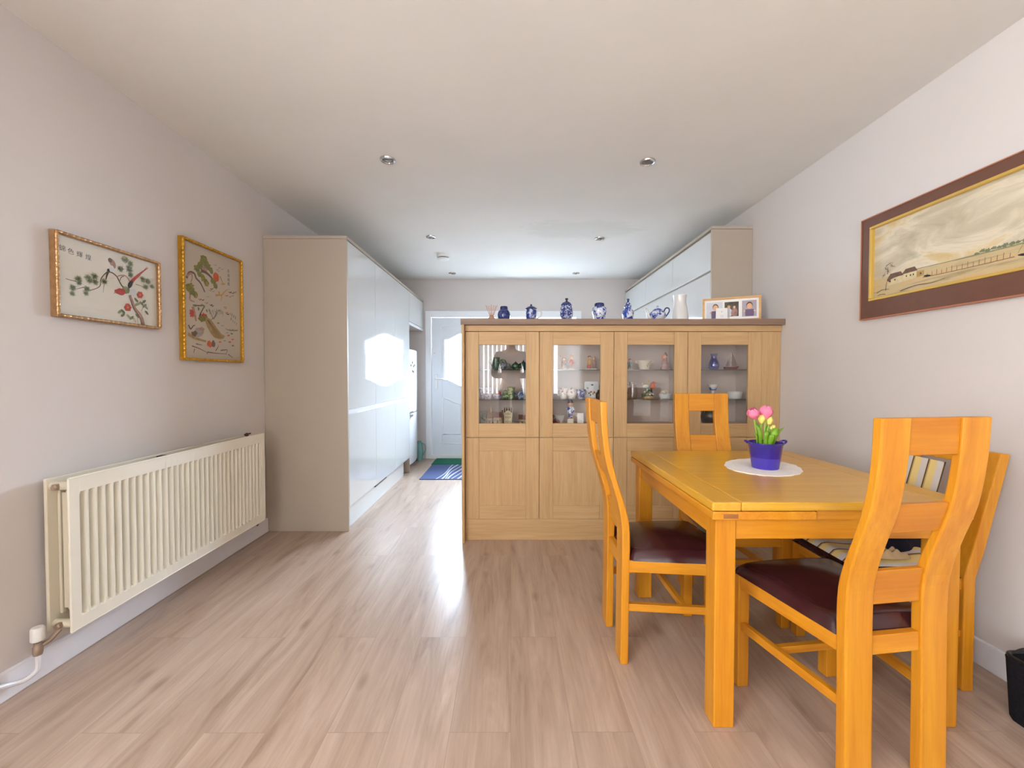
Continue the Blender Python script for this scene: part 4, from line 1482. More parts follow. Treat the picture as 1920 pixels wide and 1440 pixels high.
def bamboo_frame(w, h, r, parent, mat='gold'):
    q = MB()
    for (a, b) in (((-w / 2, -h / 2), (w / 2, -h / 2)), ((w / 2, -h / 2), (w / 2, h / 2)), ((w / 2, h / 2), (-w / 2, h / 2)), ((-w / 2, h / 2), (-w / 2, -h / 2))):
        L = math.hypot(b[0] - a[0], b[1] - a[1])
        n = max(2, int(L / 0.004))
        pts, rs = [], []
        for i in range(n + 1):
            t = i / n
            s = (t * L / 0.022) % 1.0
            pts.append((a[0] + (b[0] - a[0]) * t, -0.024, a[1] + (b[1] - a[1]) * t))
            rs.append(r * (0.66 if s < 0.19 else (0.95 if s < 0.38 or s > 0.82 else 1.06)))
        q.tube(pts, rs, 8)
    # flat sides back to the wall
    t = r * 0.8
    q.box(-w / 2 - t, w / 2 + t, -0.024, -0.001, -h / 2 - t, -h / 2 + t).box(-w / 2 - t, w / 2 + t, -0.024, -0.001, h / 2 - t, h / 2 + t)
    q.box(-w / 2 - t, -w / 2 + t, -0.024, -0.001, -h / 2 + t, h / 2 - t).box(w / 2 - t, w / 2 + t, -0.024, -0.001, -h / 2 + t, h / 2 - t)
    return q.build('frame', mat, parent, sharp=50)


# landscape picture: pine branch, long-tailed bird and red flowers
pc = thing('framed_picture', 'landscape gold framed needlework of a red long-tailed bird on a pine branch', 'picture', (XL, 1.827, 1.508), radians(90))
W1, H1 = 0.462, 0.318
bamboo_frame(W1, H1, 0.0068, pc, 'rose_gold')
mats = ['silk', 'ink', 'thread_green', 'thread_dark_green', 'thread_brown', 'thread_pinkbrown', 'thread_red', 'thread_grey', 'thread_tan', 'china_white', 'suit_dark', 'thread_gold', 'thread_haze']
A = Art(W1 - 0.012, H1 - 0.012, ((160, 185), (130, 1165), (1410, 545), (1390, 1330)), mats)
hw, hh = (W1 - 0.008) / 2, (H1 - 0.008) / 2
A.box(-hw, hw, -0.0001, 0.006, -hh, hh)
for s_, c in zip('錦色輝煌', ((232, 372), (335, 410), (443, 445), (550, 478))):
    A.text(s_, c, 0.025, 'ink')
A.stroke([(262, 738), (310, 752), (365, 765), (430, 790)], 0.0010, 'thread_brown', 0.0016)
A.stroke([(400, 862), (450, 850), (500, 835)], 0.0008, 'thread_brown', 0.0015)
A.stroke([(560, 880), (650, 850), (690, 815), (700, 740), (745, 680), (795, 645)], 0.0016, 'thread_brown', 0.0022)
A.stroke([(795, 645), (850, 662), (900, 705), (935, 770), (965, 820), (1010, 850)], 0.0026, 'thread_brown', 0.0034)
A.stroke([(900, 705), (950, 690), (1010, 695), (1050, 740), (1075, 790)], 0.0020, 'thread_pinkbrown', 0.0030)
A.stroke([(940, 755), (955, 715), (990, 700)], 0.0016, 'thread_brown')
A.stroke([(1140, 798), (1190, 812), (1240, 830)], 0.0014, 'thread_brown', 0.0008)
A.stroke([(725, 905), (732, 850), (740, 800)], 0.0006, 'thread_brown', 0.0012)
for c, r, m_, n_ in (((415, 740), 0.022, 'thread_green', 34), ((430, 790), 0.016, 'thread_dark_green', 22), ((540, 725), 0.022, 'thread_green', 34), ((620, 705), 0.022, 'thread_green', 34), ((560, 760), 0.02, 'thread_dark_green', 30),
                     ((630, 775), 0.02, 'thread_dark_green', 30), ((740, 770), 0.021, 'thread_green', 34), ((345, 850), 0.020, 'thread_dark_green', 30), ((340, 920), 0.016, 'thread_dark_green', 26), ((520, 860), 0.020, 'thread_dark_green', 30),
                     ((510, 915), 0.017, 'thread_dark_green', 26), ((1005, 490), 0.024, 'thread_tan', 34), ((1010, 500), 0.022, 'thread_green', 26), ((1075, 545), 0.022, 'thread_green', 32), ((950, 610), 0.022, 'thread_dark_green', 32), ((1060, 610), 0.026, 'thread_dark_green', 40),
                     ((1075, 680), 0.020, 'thread_dark_green', 28), ((1230, 735), 0.022, 'thread_green', 34), ((1290, 760), 0.022, 'thread_dark_green', 34), ((1345, 825), 0.018, 'thread_dark_green', 26), ((1265, 830), 0.020, 'thread_dark_green', 30)):
    A.blob(c, r * 0.62, r * 0.55, 'thread_haze', 0, 0.25, 2)
    A.needles(c, r * 0.95, m_, n_ * 2)
    A.needles((c[0] + 6, c[1] - 6), r * 0.6, 'thread_green', n_, 9)
# sitting bird
A.blob((850, 545), 0.013, 0.021, 'thread_pinkbrown', 0.45, 0.05)
A.blob((820, 505), 0.009, 0.010, 'thread_brown', 0, 0.05)
A.blob((835, 605), 0.012, 0.013, 'china_white', 0.2, 0.05)
A.blob((795, 630), 0.006, 0.008, 'suit_dark', 0, 0.1)
A.stroke([(795, 640), (775, 690), (760, 745)], 0.005, 'thread_brown', 0.002)
# flying bird
A.stroke([(1065, 800), (1110, 740), (1200, 660), (1300, 590)], 0.010, 'thread_red', 0.0012)
A.stroke([(1090, 760), (1180, 690), (1290, 575)], 0.005, 'thread_red', 0.0008)
A.blob((1068, 800), 0.010, 0.020, 'suit_dark', -0.5, 0.08)
A.blob((1090, 905), 0.024, 0.016, 'china_white', 0.5, 0.06)
A.blob((1010, 870), 0.019, 0.017, 'thread_green', 0.2, 0.08)
A.blob((945, 893), 0.023, 0.015, 'thread_red', 0.15, 0.06)
A.blob((892, 890), 0.010, 0.009, 'thread_red', 0, 0.06)
A.stroke([(885, 892), (868, 905), (855, 918)], 0.0022, 'thread_tan', 0.0006)
# trunk, flowers and leaves
A.stroke([(1058, 935), (1085, 1010), (1112, 1090), (1165, 1160), (1205, 1235), (1220, 1312)], 0.006, 'thread_brown', 0.010)
A.stroke([(1062, 940), (1090, 1015), (1118, 1090), (1170, 1160), (1210, 1235), (1226, 1312)], 0.0035, 'thread_pinkbrown', 0.0065)
for p in ([(1130, 1290), (1120, 1230), (1090, 1220)], [(1155, 1300), (1150, 1240), (1160, 1180)], [(1130, 1270), (1080, 1215)], [(1200, 1130), (1240, 1050), (1215, 990)]):
    A.stroke(p, 0.0009, 'thread_tan')
for c, r in (((1190, 930), 0.014), ((1030, 1085), 0.017)):
    for k in range(6):
        a = k * pi / 3
        A.blob((c[0] + 22 * cos(a), c[1] + 24 * sin(a)), r * 0.55, r * 0.55, 'thread_red', 0, 0.2, k)
    A.blob(c, r * 0.3, r * 0.3, 'thread_gold')
for i, c in enumerate(((925, 1140), (968, 1135), (965, 1180), (1040, 1200), (1075, 1215), (1140, 995), (1170, 1040), (1205, 1035), (1245, 1065), (1265, 1085), (1240, 1010), (1268, 1150), (1140, 1050), (1150, 1190))):
    A.blob(c, 0.0125, 0.0055, 'thread_dark_green' if i % 3 else 'thread_green', 0.7 * (-1) ** i, 0.12, i)
A.build('embroidery', mats, pc, (0, -0.012, 0), fix=False)
MB().box(-hw, hw, -0.0165, -0.0150, -hh, hh).build('glass', 'picture_glass', pc)

# portrait picture: many birds, a peacock and a red sun
pc = thing('framed_picture', 'portrait gold framed needlework with a peacock, small birds and a red sun', 'picture', (XL, 2.448, 1.526), radians(90))
W2, H2 = 0.478, 0.640
bamboo_frame(W2, H2, 0.0078, pc)
mats = ['silk_grey', 'ink', 'thread_moss', 'thread_dark_green', 'thread_brown', 'thread_pinkbrown', 'thread_red', 'thread_grey', 'thread_tan', 'thread_orange', 'thread_gold', 'china_white', 'thread_green']
A = Art(W2 - 0.014, H2 - 0.014, ((128, 120), (110, 1335), (685, 345), (665, 1355)), mats)
hw, hh = (W2 - 0.008) / 2, (H2 - 0.008) / 2
A.box(-hw, hw, -0.0001, 0.006, -hh, hh)
for s_, c in zip('百鳥朝鳳', ((568, 440), (570, 485), (570, 530), (570, 572))):
    A.text(s_, c, 0.022, 'ink')
rnd = random.Random(4)
A.stroke([(160, 520), (190, 462), (235, 470), (255, 520), (290, 560), (320, 620), (335, 660)], 0.007, 'thread_brown', 0.004)
A.stroke([(165, 500), (205, 470), (215, 520), (200, 560)], 0.006, 'thread_pinkbrown', 0.003)
A.stroke([(300, 440), (345, 455), (395, 500), (440, 560)], 0.010, 'thread_brown', 0.005)
A.stroke([(195, 680), (190, 740), (235, 760)], 0.006, 'thread_pinkbrown', 0.003)
for c, rx, rz, a in (((335, 345), .030, .030, 0), ((300, 385), .026, .022, .3), ((365, 385), .030, .022, -.6), ((395, 430), .020, .018, -.7), ((260, 420), .022, .018, .3), ((285, 470), .020, .016, -.5),
                     ((320, 520), .022, .018, -.7), ((350, 560), .022, .020, -.8), ((195, 605), .030, .020, .2), ((205, 650), .034, .022, -.2), ((245, 690), .014, .016, -.6), ((420, 545), .020, .018, -.7), ((440, 590), .016, .020, -.8)):
    A.blob(c, rx, rz, 'thread_moss', a, 0.3, 3)
    A.blob((c[0] + 8, c[1] + 14), rx * 0.6, rz * 0.55, 'thread_dark_green' if rnd.random() < 0.5 else 'thread_tan', a, 0.4, 5)
A.blob((340, 420), .022, .012, 'thread_pinkbrown', -.5, .3)
A.blob((448, 503), .0255, .0265, 'thread_orange', 0, 0.02, 1, 30)
A.stroke([(485, 492), (500, 530), (515, 565), (535, 570)], 0.004, 'thread_tan', 0.002)
A.blob((512, 570), .018, .007, 'thread_gold', .2, .3)
A.stroke([(440, 690), (475, 685), (500, 700), (490, 745)], 0.006, 'thread_gold', 0.002)
A.stroke([(470, 650), (490, 690), (540, 640), (575, 620)], 0.007, 'thread_gold', 0.001)
for i, c in enumerate(((400, 625), (385, 640), (412, 650), (545, 690), (580, 655), (607, 662), (578, 700), (603, 690), (628, 652), (393, 790), (405, 800), (528, 808), (535, 820), (545, 865), (555, 880), (312, 740), (350, 770), (362, 705), (285, 735),
                       (440, 380), (480, 405), (462, 425), (505, 420), (470, 440))):
    mm = ('thread_brown', 'thread_tan', 'thread_grey', 'thread_orange', 'ink')[i % 5] if i < 19 else 'thread_grey'
    A.stroke([(c[0] - 14, c[1] - 6), (c[0], c[1] + 4), (c[0] + 14, c[1] - 5)], 0.0015, mm, 0.0032)
A.stroke([(215, 810), (230, 870), (245, 960)], 0.010, 'thread_pinkbrown', 0.006)
A.blob((205, 880), .017, .020, 'thread_red', .2, .3)
A.blob((322, 900), .020, .014, 'thread_red', .1, .3)
A.blob((300, 935), .030, .016, 'thread_moss', .1, .3)
A.blob((345, 935), .020, .018, 'thread_moss', -.4, .3)
A.stroke([(215, 795), (285, 800), (325, 800), (300, 860), (280, 910)], 0.003, 'thread_brown', 0.004)
A.stroke([(370, 840), (400, 900), (420, 930), (470, 840), (500, 880)], 0.003, 'thread_dark_green', 0.002)
A.stroke([(390, 945), (430, 900), (450, 830)], 0.002, 'thread_dark_green')
for i in range(9):
    x0, y0 = 372 + 16 * i, 850 + 4 * ((i * 5) % 7)
    A.stroke([(x0, y0 - 20), (x0 + 8, y0), (x0 + 6, y0 + 34)], 0.003, 'thread_grey' if i % 2 else 'thread_dark_green', 0.001)
for i, c in enumerate(((240, 800), (300, 795), (325, 815), (270, 830), (350, 850))):
    A.blob(c, .010, .006, 'thread_dark_green', .5 * i, .3, i)
A.flat([A.P(*p) for p in ((345, 915), (385, 935), (420, 985), (450, 1030), (490, 1085), (525, 1105), (510, 1135), (470, 1142), (420, 1125), (385, 1080), (350, 1010), (335, 960))], 'thread_tan')
for k in range(5):
    A.stroke([(352 + 5 * k, 940 + 4 * k), (395 + 8 * k, 1025 + 2 * k), (440 + 15 * k, 1120 + 2 * k)], 0.0010, 'thread_brown')
A.blob((270, 1072), .036, .026, 'thread_grey', .3, .12)
A.blob((225, 1090), .024, .014, 'thread_brown', .3, .25)
A.blob((300, 1040), .018, .012, 'thread_pinkbrown', .3, .25)
A.stroke([(165, 1090), (215, 1125), (280, 1150), (340, 1165)], 0.010, 'thread_tan', 0.005)
A.stroke([(170, 1000), (190, 1040), (215, 1010), (235, 1000)], 0.005, 'thread_brown', 0.002)
A.blob((375, 1195), .022, .018, 'thread_orange', -.5, .2)
A.blob((410, 1190), .016, .020, 'thread_brown', 0, .12)
for p in ([(200, 1215), (270, 1240), (350, 1282)], [(350, 1275), (430, 1285), (540, 1292)], [(240, 1192), (300, 1205)], [(225, 1245), (215, 1288)], [(480, 1255), (545, 1250), (530, 1290)], [(430, 1260), (450, 1230), (460, 1200)], [(555, 1295), (600, 1330)], [(345, 1295), (355, 1270)]):
    A.stroke(p, 0.0032, 'thread_brown', 0.0012)
for i in range(8):
    A.stroke([(530 + 12 * i, 1032 + (i % 3) * 6), (590, 1050), (650, 1040 + 3 * (i % 4))], 0.0018, 'thread_dark_green', 0.001)
for i in range(12):
    x0, y0 = 575 + (i * 17) % 60, 870 + 14 * (i % 8)
    A.stroke([(x0, y0 + 22), (x0 + 8, y0)], 0.0013, 'thread_dark_green', 0.0025)
for i, c in enumerate(((545, 1072), (590, 1080), (600, 1140), (570, 1168), (600, 1205), (475, 1170), (500, 1000), (460, 975), (560, 1100), (520, 1155))):
    A.blob(c, .012, .0045, ('thread_grey', 'thread_moss', 'thread_orange')[i % 3] if i != 3 else 'thread_orange', .1, .3, i)
A.build('embroidery', mats, pc, (0, -0.012, 0), fix=False)
MB().box(-hw, hw, -0.0165, -0.0150, -hh, hh).build('glass', 'picture_glass', pc)

# seascape on the right wall
W3, H3 = 1.08, 0.508
pc = thing('framed_picture', 'long brown framed sepia seascape with a farmhouse on the right wall', 'picture', (XR, 2.142 - W3 / 2, 1.653), radians(-90))
q = MB()
e = 0.005
q.box(-W3 / 2, W3 / 2, -0.028, -0.001, -H3 / 2, -H3 / 2 + e).box(-W3 / 2, W3 / 2, -0.028, -0.001, H3 / 2 - e, H3 / 2)
q.box(-W3 / 2, -W3 / 2 + e, -0.028, -0.001, -H3 / 2 + e, H3 / 2 - e).box(W3 / 2 - e, W3 / 2, -0.028, -0.001, -H3 / 2 + e, H3 / 2 - e)
q.build('outer_edge', 'copper_edge', pc)
xa, xb, za, zb = -W3 / 2 + 0.052, W3 / 2 - 0.052, -H3 / 2 + 0.088, H3 / 2 - 0.050
q = MB()
q.box(-W3 / 2 + e, W3 / 2 - e, -0.025, -0.001, -H3 / 2 + e, za).box(-W3 / 2 + e, W3 / 2 - e, -0.025, -0.001, zb, H3 / 2 - e)
q.box(-W3 / 2 + e, xa, -0.025, -0.001, za, zb).box(xb, W3 / 2 - e, -0.025, -0.001, za, zb)
q.build('frame', 'picture_brown', pc)
q = MB()
g = 0.012
q.box(xa, xb, -0.030, -0.004, za, za + g).box(xa, xb, -0.030, -0.004, zb - g, zb).box(xa, xa + g, -0.030, -0.004, za + g, zb - g).box(xb - g, xb, -0.030, -0.004, za + g, zb - g)
q.build('fillet', 'fillet_gold', pc, bevel=0.003)
cw, chh = xb - xa - 2 * g, zb - za - 2 * g
mats = ['seascape_paint', 'thread_brown', 'ink', 'town_stone', 'thread_tan', 'thread_dark_green', 'silk', 'picture_brown']
A = Art(cw, chh, ((0, 0), (0, 100), (200, 0), (200, 100)), mats)
A.mats = mats


def PV(x, y):
    return (x / 200 * cw, (100 - y) / 100 * chh)


A.P = PV
A.box(0, cw, 0, 0.004, 0, chh)
A.stroke([(46, 73), (80, 74.5), (120, 75), (200, 76)], 0.0012, 'thread_dark_green', 0.0018)
for i in range(26):
    x0 = 96 + 4 * i
    A.blob((x0, 73.5 - 1.5 * abs(sin(i * 1.7))), 0.010, 0.004 + 0.003 * abs(sin(i * 2.3)), 'thread_dark_green', 0, 0.35, i)
A.flat([PV(*p) for p in ((16, 86), (16, 77), (19, 72), (31, 72), (33, 76), (33, 85))], 'town_stone')
A.flat([PV(*p) for p in ((15, 78), (19, 70.5), (30, 70.5), (33, 76.5), (28, 76.5), (24, 77), (20, 78), (18, 82))], 'thread_brown')
A.flat([PV(*p) for p in ((33, 85), (33, 75), (46, 75), (46, 84))], 'town_stone')
A.flat([PV(*p) for p in ((31, 75.5), (35, 69.5), (44, 69), (47, 75))], 'thread_brown')
A.flat([PV(*p) for p in ((46, 84), (46, 77), (53, 77), (53, 83))], 'thread_tan')
for c in ((19, 81), (24, 80), (36, 79), (40, 79), (43, 79), (50, 80)):
    A.blob(c, 0.003, 0.004, 'ink', 0, 0.1)
for p in ([(14, 92), (15, 82), (17, 78)], [(16, 70), (16, 60)], [(4, 93), (10, 90), (18, 91)], [(20, 60), (24, 62)], [(14, 58), (20, 55)]):
    A.stroke(p, 0.0016, 'ink', 0.0008)
for c in ((14, 62), (20, 58), (17, 66), (12, 70)):
    A.needles(c, 0.020, 'thread_brown', 10)
for i in range(16):
    x0 = 56 + 4.2 * i
    A.stroke([(x0, 87), (x0 + 0.3, 82 - (i % 3))], 0.0009, 'thread_brown')
A.stroke([(52, 86), (80, 87), (122, 87)], 0.0012, 'thread_brown')
A.stroke([(30, 97), (45, 94), (60, 95), (72, 93)], 0.0025, 'thread_brown', 0.001)
for c, s_ in (((56, 85), 1.0), ((128, 87), 1.2), ((142, 81), 0.8), ((150, 80.5), 0.8)):
    A.blob(c, 0.016 * s_, 0.004 * s_, 'ink', -0.15, 0.1)
A.stroke([(128, 87), (128, 72)], 0.0008, 'ink')
A.stroke([(128, 74), (124, 84)], 0.0005, 'ink')
A.stroke([(5, 97), (9, 96), (14, 97)], 0.0012, 'ink')
for c in ((156, 48), (160, 46), (165, 44)):
    A.stroke([(c[0] - 2, c[1] + 1), (c[0], c[1]), (c[0] + 2.5, c[1] - 1)], 0.0014, 'ink')
A.build('canvas', mats, pc, (xa + g, -0.012, za + g), fix=False)

# ------------------------------------------------------------------ ornaments along the wooden top board
WT = 1.4925
GT = 'ornaments along the top of the cabinets'
t = thing('reed_diffuser', 'small copper diffuser bottle with fanned wooden reeds on top of the cabinets', 'diffuser', (-0.135, 2.93, WT))
MB().lathe([(0.0, 0), (0.024, 0), (0.026, 0.004), (0.026, 0.022), (0.016, 0.034), (0.014, 0.042), (0.016, 0.046), (0.012, 0.046)], n=20).build('bottle', 'copper_glass', t)
for k in range(7):
    a = -0.40 + 0.8 * k / 6
    MB().tube([(0.010 * a, 0.004 * (k % 3 - 1), 0.02), (0.020 * a / 0.4 * 2.0, 0.016 * (k % 3 - 1), 0.118 - 0.012 * abs(a))], 0.0022, 6).build('reed', 'reed', t)

t = thing('ginger_jar', 'small round dark blue lidded jar next to the reed diffuser', 'jar', (-0.049, 2.93, WT), 0, GT)
MB().lathe([(0, 0), (0.030, 0), (0.034, 0.006), (0.043, 0.030), (0.045, 0.050), (0.040, 0.070), (0.028, 0.084), (0.024, 0.088)], n=28).build('body', 'blue_white_b', t)
MB().lathe([(0.027, 0.085), (0.027, 0.100), (0.024, 0.107), (0.012, 0.110), (0, 0.110)], n=24).build('lid', 'china_blue_dark', t)

t = thing('lidded_mug', 'blue and white straight-sided mug with a pointed lid', 'mug', (0.142, 2.93, WT), 0, GT)
MB().lathe([(0, 0), (0.034, 0), (0.036, 0.005), (0.038, 0.086), (0.035, 0.088)], n=28).build('body', 'blue_white_a', t)
MB().lathe([(0.041, 0.087), (0.042, 0.092), (0.030, 0.103), (0.010, 0.110), (0.006, 0.113), (0.008, 0.118), (0.005, 0.123), (0, 0.124)], n=28).build('lid', 'china_blue_dark', t)
MB().tube(smooth_path([(0.036, 0, 0.072), (0.062, 0, 0.078), (0.073, 0, 0.058), (0.062, 0, 0.034), (0.036, 0, 0.022)], 6), 0.0045, 8).build('handle', 'china_white', t)

t = thing('hexagonal_jar', 'tall six-sided blue and white lidded jar with a knob on top', 'jar', (0.391, 2.93, WT), 0, GT)
MB().lathe([(0, 0), (0.032, 0), (0.036, 0.008), (0.047, 0.045), (0.049, 0.066), (0.045, 0.095), (0.038, 0.112)], n=6, smooth=False, rot=0.25).build('body', 'blue_white_d', t)
MB().lathe([(0.043, 0.112), (0.043, 0.117), (0.030, 0.132), (0.012, 0.142), (0.008, 0.146)], n=6, smooth=False, rot=0.25).build('lid', 'blue_white_b', t)
MB().lathe([(0.007, 0.144), (0.006, 0.152), (0.011, 0.157), (0.010, 0.164), (0.0, 0.167)], n=14).build('knob', 'suit_dark', t)

t = thing('ginger_jar', 'broad-shouldered blue and white jar with a flat lid, in the middle of the cabinet top', 'jar', (0.621, 2.93, WT), 0, GT)
MB().lathe([(0, 0), (0.034, 0), (0.036, 0.006), (0.040, 0.030), (0.048, 0.062), (0.051, 0.082), (0.046, 0.098), (0.032, 0.106), (0.030, 0.110)], n=30).build('body', 'blue_white_c', t)
MB().lathe([(0.031, 0.106), (0.034, 0.108), (0.034, 0.122), (0.030, 0.130), (0.018, 0.134), (0, 0.135)], n=26).build('lid', 'china_blue_dark', t)

t = thing('gourd_vase', 'slim blue and white lidded vase with a pinched waist', 'vase', (0.822, 2.93, WT), 0, GT)
MB().lathe([(0, 0), (0.028, 0), (0.030, 0.006), (0.036, 0.034), (0.040, 0.062), (0.036, 0.080), (0.022, 0.094), (0.019, 0.098)], n=28).build('body', 'blue_white_c', t)
MB().lathe([(0.023, 0.097), (0.026, 0.104), (0.024, 0.116), (0.016, 0.130), (0.010, 0.138)], n=24).build('lid', 'blue_white_a', t)
MB().lathe([(0.008, 0.136), (0.006, 0.146), (0.010, 0.153), (0.009, 0.160), (0, 0.164)], n=14).build('knob', 'china_blue_dark', t)

t = thing('teapot', 'squat blue and white teapot on top of the cabinets, spout to the left', 'teapot', (1.030, 2.93, WT), 0)
MB().lathe([(0, 0), (0.034, 0), (0.036, 0.006), (0.052, 0.030), (0.056, 0.048), (0.050, 0.068), (0.034, 0.082), (0.028, 0.085)], n=30).build('body', 'blue_white_c', t)
q = MB().lathe([(0.030, 0.083), (0.024, 0.090), (0.008, 0.095), (0.006, 0.099), (0.009, 0.105), (0.006, 0.111), (0, 0.112)], n=24).build('lid', 'blue_white_a', t)
MB().tube(smooth_path([(-0.044, 0, 0.028), (-0.064, 0, 0.042), (-0.070, 0, 0.068), (-0.080, 0, 0.086), (-0.089, 0, 0.088)], 5), [0.015] * 4 + [0.012] * 5 + [0.0095] * 6 + [0.007] * 4 + [0.006] * 2, 10).build('spout', 'china_white', t)
MB().tube(smooth_path([(0.044, 0, 0.072), (0.058, 0, 0.096), (0.078, 0, 0.095), (0.082, 0, 0.074), (0.066, 0, 0.048), (0.050, 0, 0.030)], 6), 0.0045, 8).build('handle', 'china_blue_dark', t)

t = thing('carafe', 'tall plain white china carafe on top of the cabinets', 'vase', (1.195, 2.95, WT))
MB().lathe([(0, 0), (0.058, 0), (0.060, 0.006), (0.058, 0.040), (0.050, 0.090), (0.042, 0.130), (0.041, 0.148), (0.044, 0.175), (0.047, 0.190), (0.044, 0.190), (0.037, 0.150), (0.038, 0.12)], n=34, cap=False).build('body', 'china_white', t)

pf = thing('photo_frame', 'light oak photo frame with three portraits on top of the cabinets', 'photo frame', (1.525, 2.887, WT + 0.001), radians(-25.8))
FW, FH, FB = 0.362, 0.172, 0.013
TIL = radians(-9)
q = MB()
q.box(-FW / 2, FW / 2, 0, 0.018, 0, FB).box(-FW / 2, FW / 2, 0, 0.018, FH - FB, FH)
q.box(-FW / 2, -FW / 2 + FB, 0, 0.018, FB, FH - FB).box(FW / 2 - FB, FW / 2, 0, 0.018, FB, FH - FB)
q.build('frame', 'frame_oak', pf, (0, 0, 0), (TIL, 0, 0), bevel=0.0015)
mats = ['photo_white', 'photo_grey', 'skin', 'hair_brown', 'photo_purple', 'photo_dark', 'photo_mauve_grey', 'cloth_mauve', 'hair_fair']
A = Art(FW, FH, ((0, 0), (0, 100), (200, 0), (200, 100)), mats)
A.P = lambda x, y: ((x / 200 - 0.5) * (FW - 2 * FB), FB + (100 - y) / 100 * (FH - 2 * FB))
A.box(-FW / 2 + FB * 0.8, FW / 2 - FB * 0.8, -0.0002, 0.004, FB * 0.8, FH - FB * 0.8)


def photo(x0, x1, y0, y1, back):
    A.flat([A.P(x0, y1), A.P(x1, y1), A.P(x1, y0), A.P(x0, y0)], back)


photo(8, 68, 12, 92, 'photo_grey')
photo(76, 128, 14, 86, 'photo_dark')
photo(140, 192, 12, 90, 'photo_mauve_grey')
for cx, k in ((42, 1.0), (167, 1.0)):
    A.flat([A.P(*p) for p in ((cx - 21, 62), (cx - 12, 55), (cx + 12, 55), (cx + 21, 62), (cx + 16, 68), (cx + 15, 92 if cx < 100 else 88), (cx - 15, 92 if cx < 100 else 88), (cx - 16, 68))], 'photo_purple')
    A.blob((cx, 36), 0.0195, 0.0235, 'hair_brown', 0, 0.04)
    A.blob((cx, 40), 0.0165, 0.020, 'skin', 0, 0.03)
    A.blob((cx - 18, 63), 0.006, 0.006, 'skin', 0, 0.1)
    A.blob((cx + 18, 63), 0.006, 0.006, 'skin', 0, 0.1)
for cx, c, h in ((92, 'photo_grey', 'hair_fair'), (112, 'cloth_mauve', 'hair_brown')):
    A.blob((cx, 66), 0.020, 0.030, c, 0, 0.1)
    A.blob((cx, 38), 0.010, 0.012, h, 0, 0.05)
    A.blob((cx, 41), 0.008, 0.010, 'skin', 0, 0.05)
A.build('photographs', mats, pf, (0, 0.009, 0), (TIL, 0, 0), fix=False)
MB().tube([(0, 0.045, 0.10), (0, 0.075, 0.004)], 0.006, 6).build('prop', 'frame_oak', pf)
gc = thing('greeting_card', 'small white folded card standing in front of the photo frame', 'card', (1.452, 2.868, WT), radians(-14))
MB().box(-0.036, 0.036, 0, 0.0012, 0, 0.088).build('front_sheet', 'photo_white', gc, (0, 0, 0), (radians(-6), 0, 0))
MB().box(-0.036, 0.036, 0.020, 0.0212, 0, 0.087).build('back_sheet', 'photo_white', gc, (0, -0.001, 0), (radians(6), 0, 0))
mats = ['photo_grey']
A = Art(0.072, 0.088, ((0, 0), (0, 100), (200, 0), (200, 100)), mats)
A.P = lambda x, y: ((x / 200 - 0.5) * 0.072, (100 - y) / 100 * 0.088)
A.blob((100, 28), 0.005, 0.006, 'photo_grey')
for k in range(3):
    A.stroke([(72, 56 + 7 * k), (128, 56 + 7 * k)], 0.0012, 'photo_grey')
A.build('printing', mats, gc, (0, -0.0002, 0), (radians(-6), 0, 0), fix=False)

# ------------------------------------------------------------------ collection inside the glazed cabinets
SA, SB, SC = 1.1585, 0.9535, 0.774              # tops of the two glass shelves and of the cabinet floor
IY = 2.955


def ixp(cab, f):
    """x across the visible glass of cabinet 0..3 (0 left edge of the glass, 1 right edge)"""
    x0 = (-0.218, 0.280, 0.781, 1.278)[cab]
    return (x0 + f * 0.32) * 2.955 / 2.796


def teapot(name, label, x, z, r, mat, sp=1, overhead=False, group=None, hmul=1.0, lidmat=None, hmat=None, dy=0.0):
    t = thing(name, label, 'teapot', (x, IY + dy, z), 0, group)
    k = r
    MB().lathe([(0, 0), (0.6 * k, 0), (0.95 * k, 0.5 * k * hmul), (1.0 * k, 0.85 * k * hmul), (0.85 * k, 1.3 * k * hmul), (0.5 * k, 1.55 * k * hmul)], n=22).build('body', mat, t)
    MB().lathe([(0.52 * k, 1.52 * k * hmul), (0.4 * k, 1.7 * k * hmul), (0.12 * k, 1.8 * k * hmul), (0.16 * k, 1.98 * k * hmul), (0, 2.05 * k * hmul)], n=18).build('lid', lidmat or mat, t)
    MB().tube(smooth_path([(-sp * 0.85 * k, 0, 0.5 * k), (-sp * 1.3 * k, 0, 0.8 * k), (-sp * 1.5 * k, 0, 1.35 * k)], 5), [0.26 * k] * 3 + [0.2 * k] * 4 + [0.13 * k] * 4, 8).build('spout', mat, t)
    if overhead:
        MB().tube(smooth_path([(-0.75 * k, 0, 1.35 * k), (-0.75 * k, 0, 2.0 * k), (0, 0, 2.45 * k), (0.75 * k, 0, 2.0 * k), (0.75 * k, 0, 1.35 * k)], 5), 0.12 * k, 7).build('handle', hmat or mat, t)
    else:
        MB().tube(smooth_path([(sp * 0.85 * k, 0, 1.3 * k), (sp * 1.5 * k, 0, 1.5 * k), (sp * 1.6 * k, 0, 0.9 * k), (sp * 0.9 * k, 0, 0.4 * k)], 5), 0.12 * k, 7).build('handle', hmat or mat, t)
    return t


def jug(name, label, cat, x, z, prof, mat, handle=None, hmat=None, group=None, y=IY, extra=None):
    t = thing(name, label, cat, (x, y, z), 0, group)
    MB().lathe(prof, n=24, cap=False).build('body', mat, t)
    if handle:
        MB().tube(smooth_path(handle, 5), 0.004, 7).build('handle', hmat or mat, t)
    return t


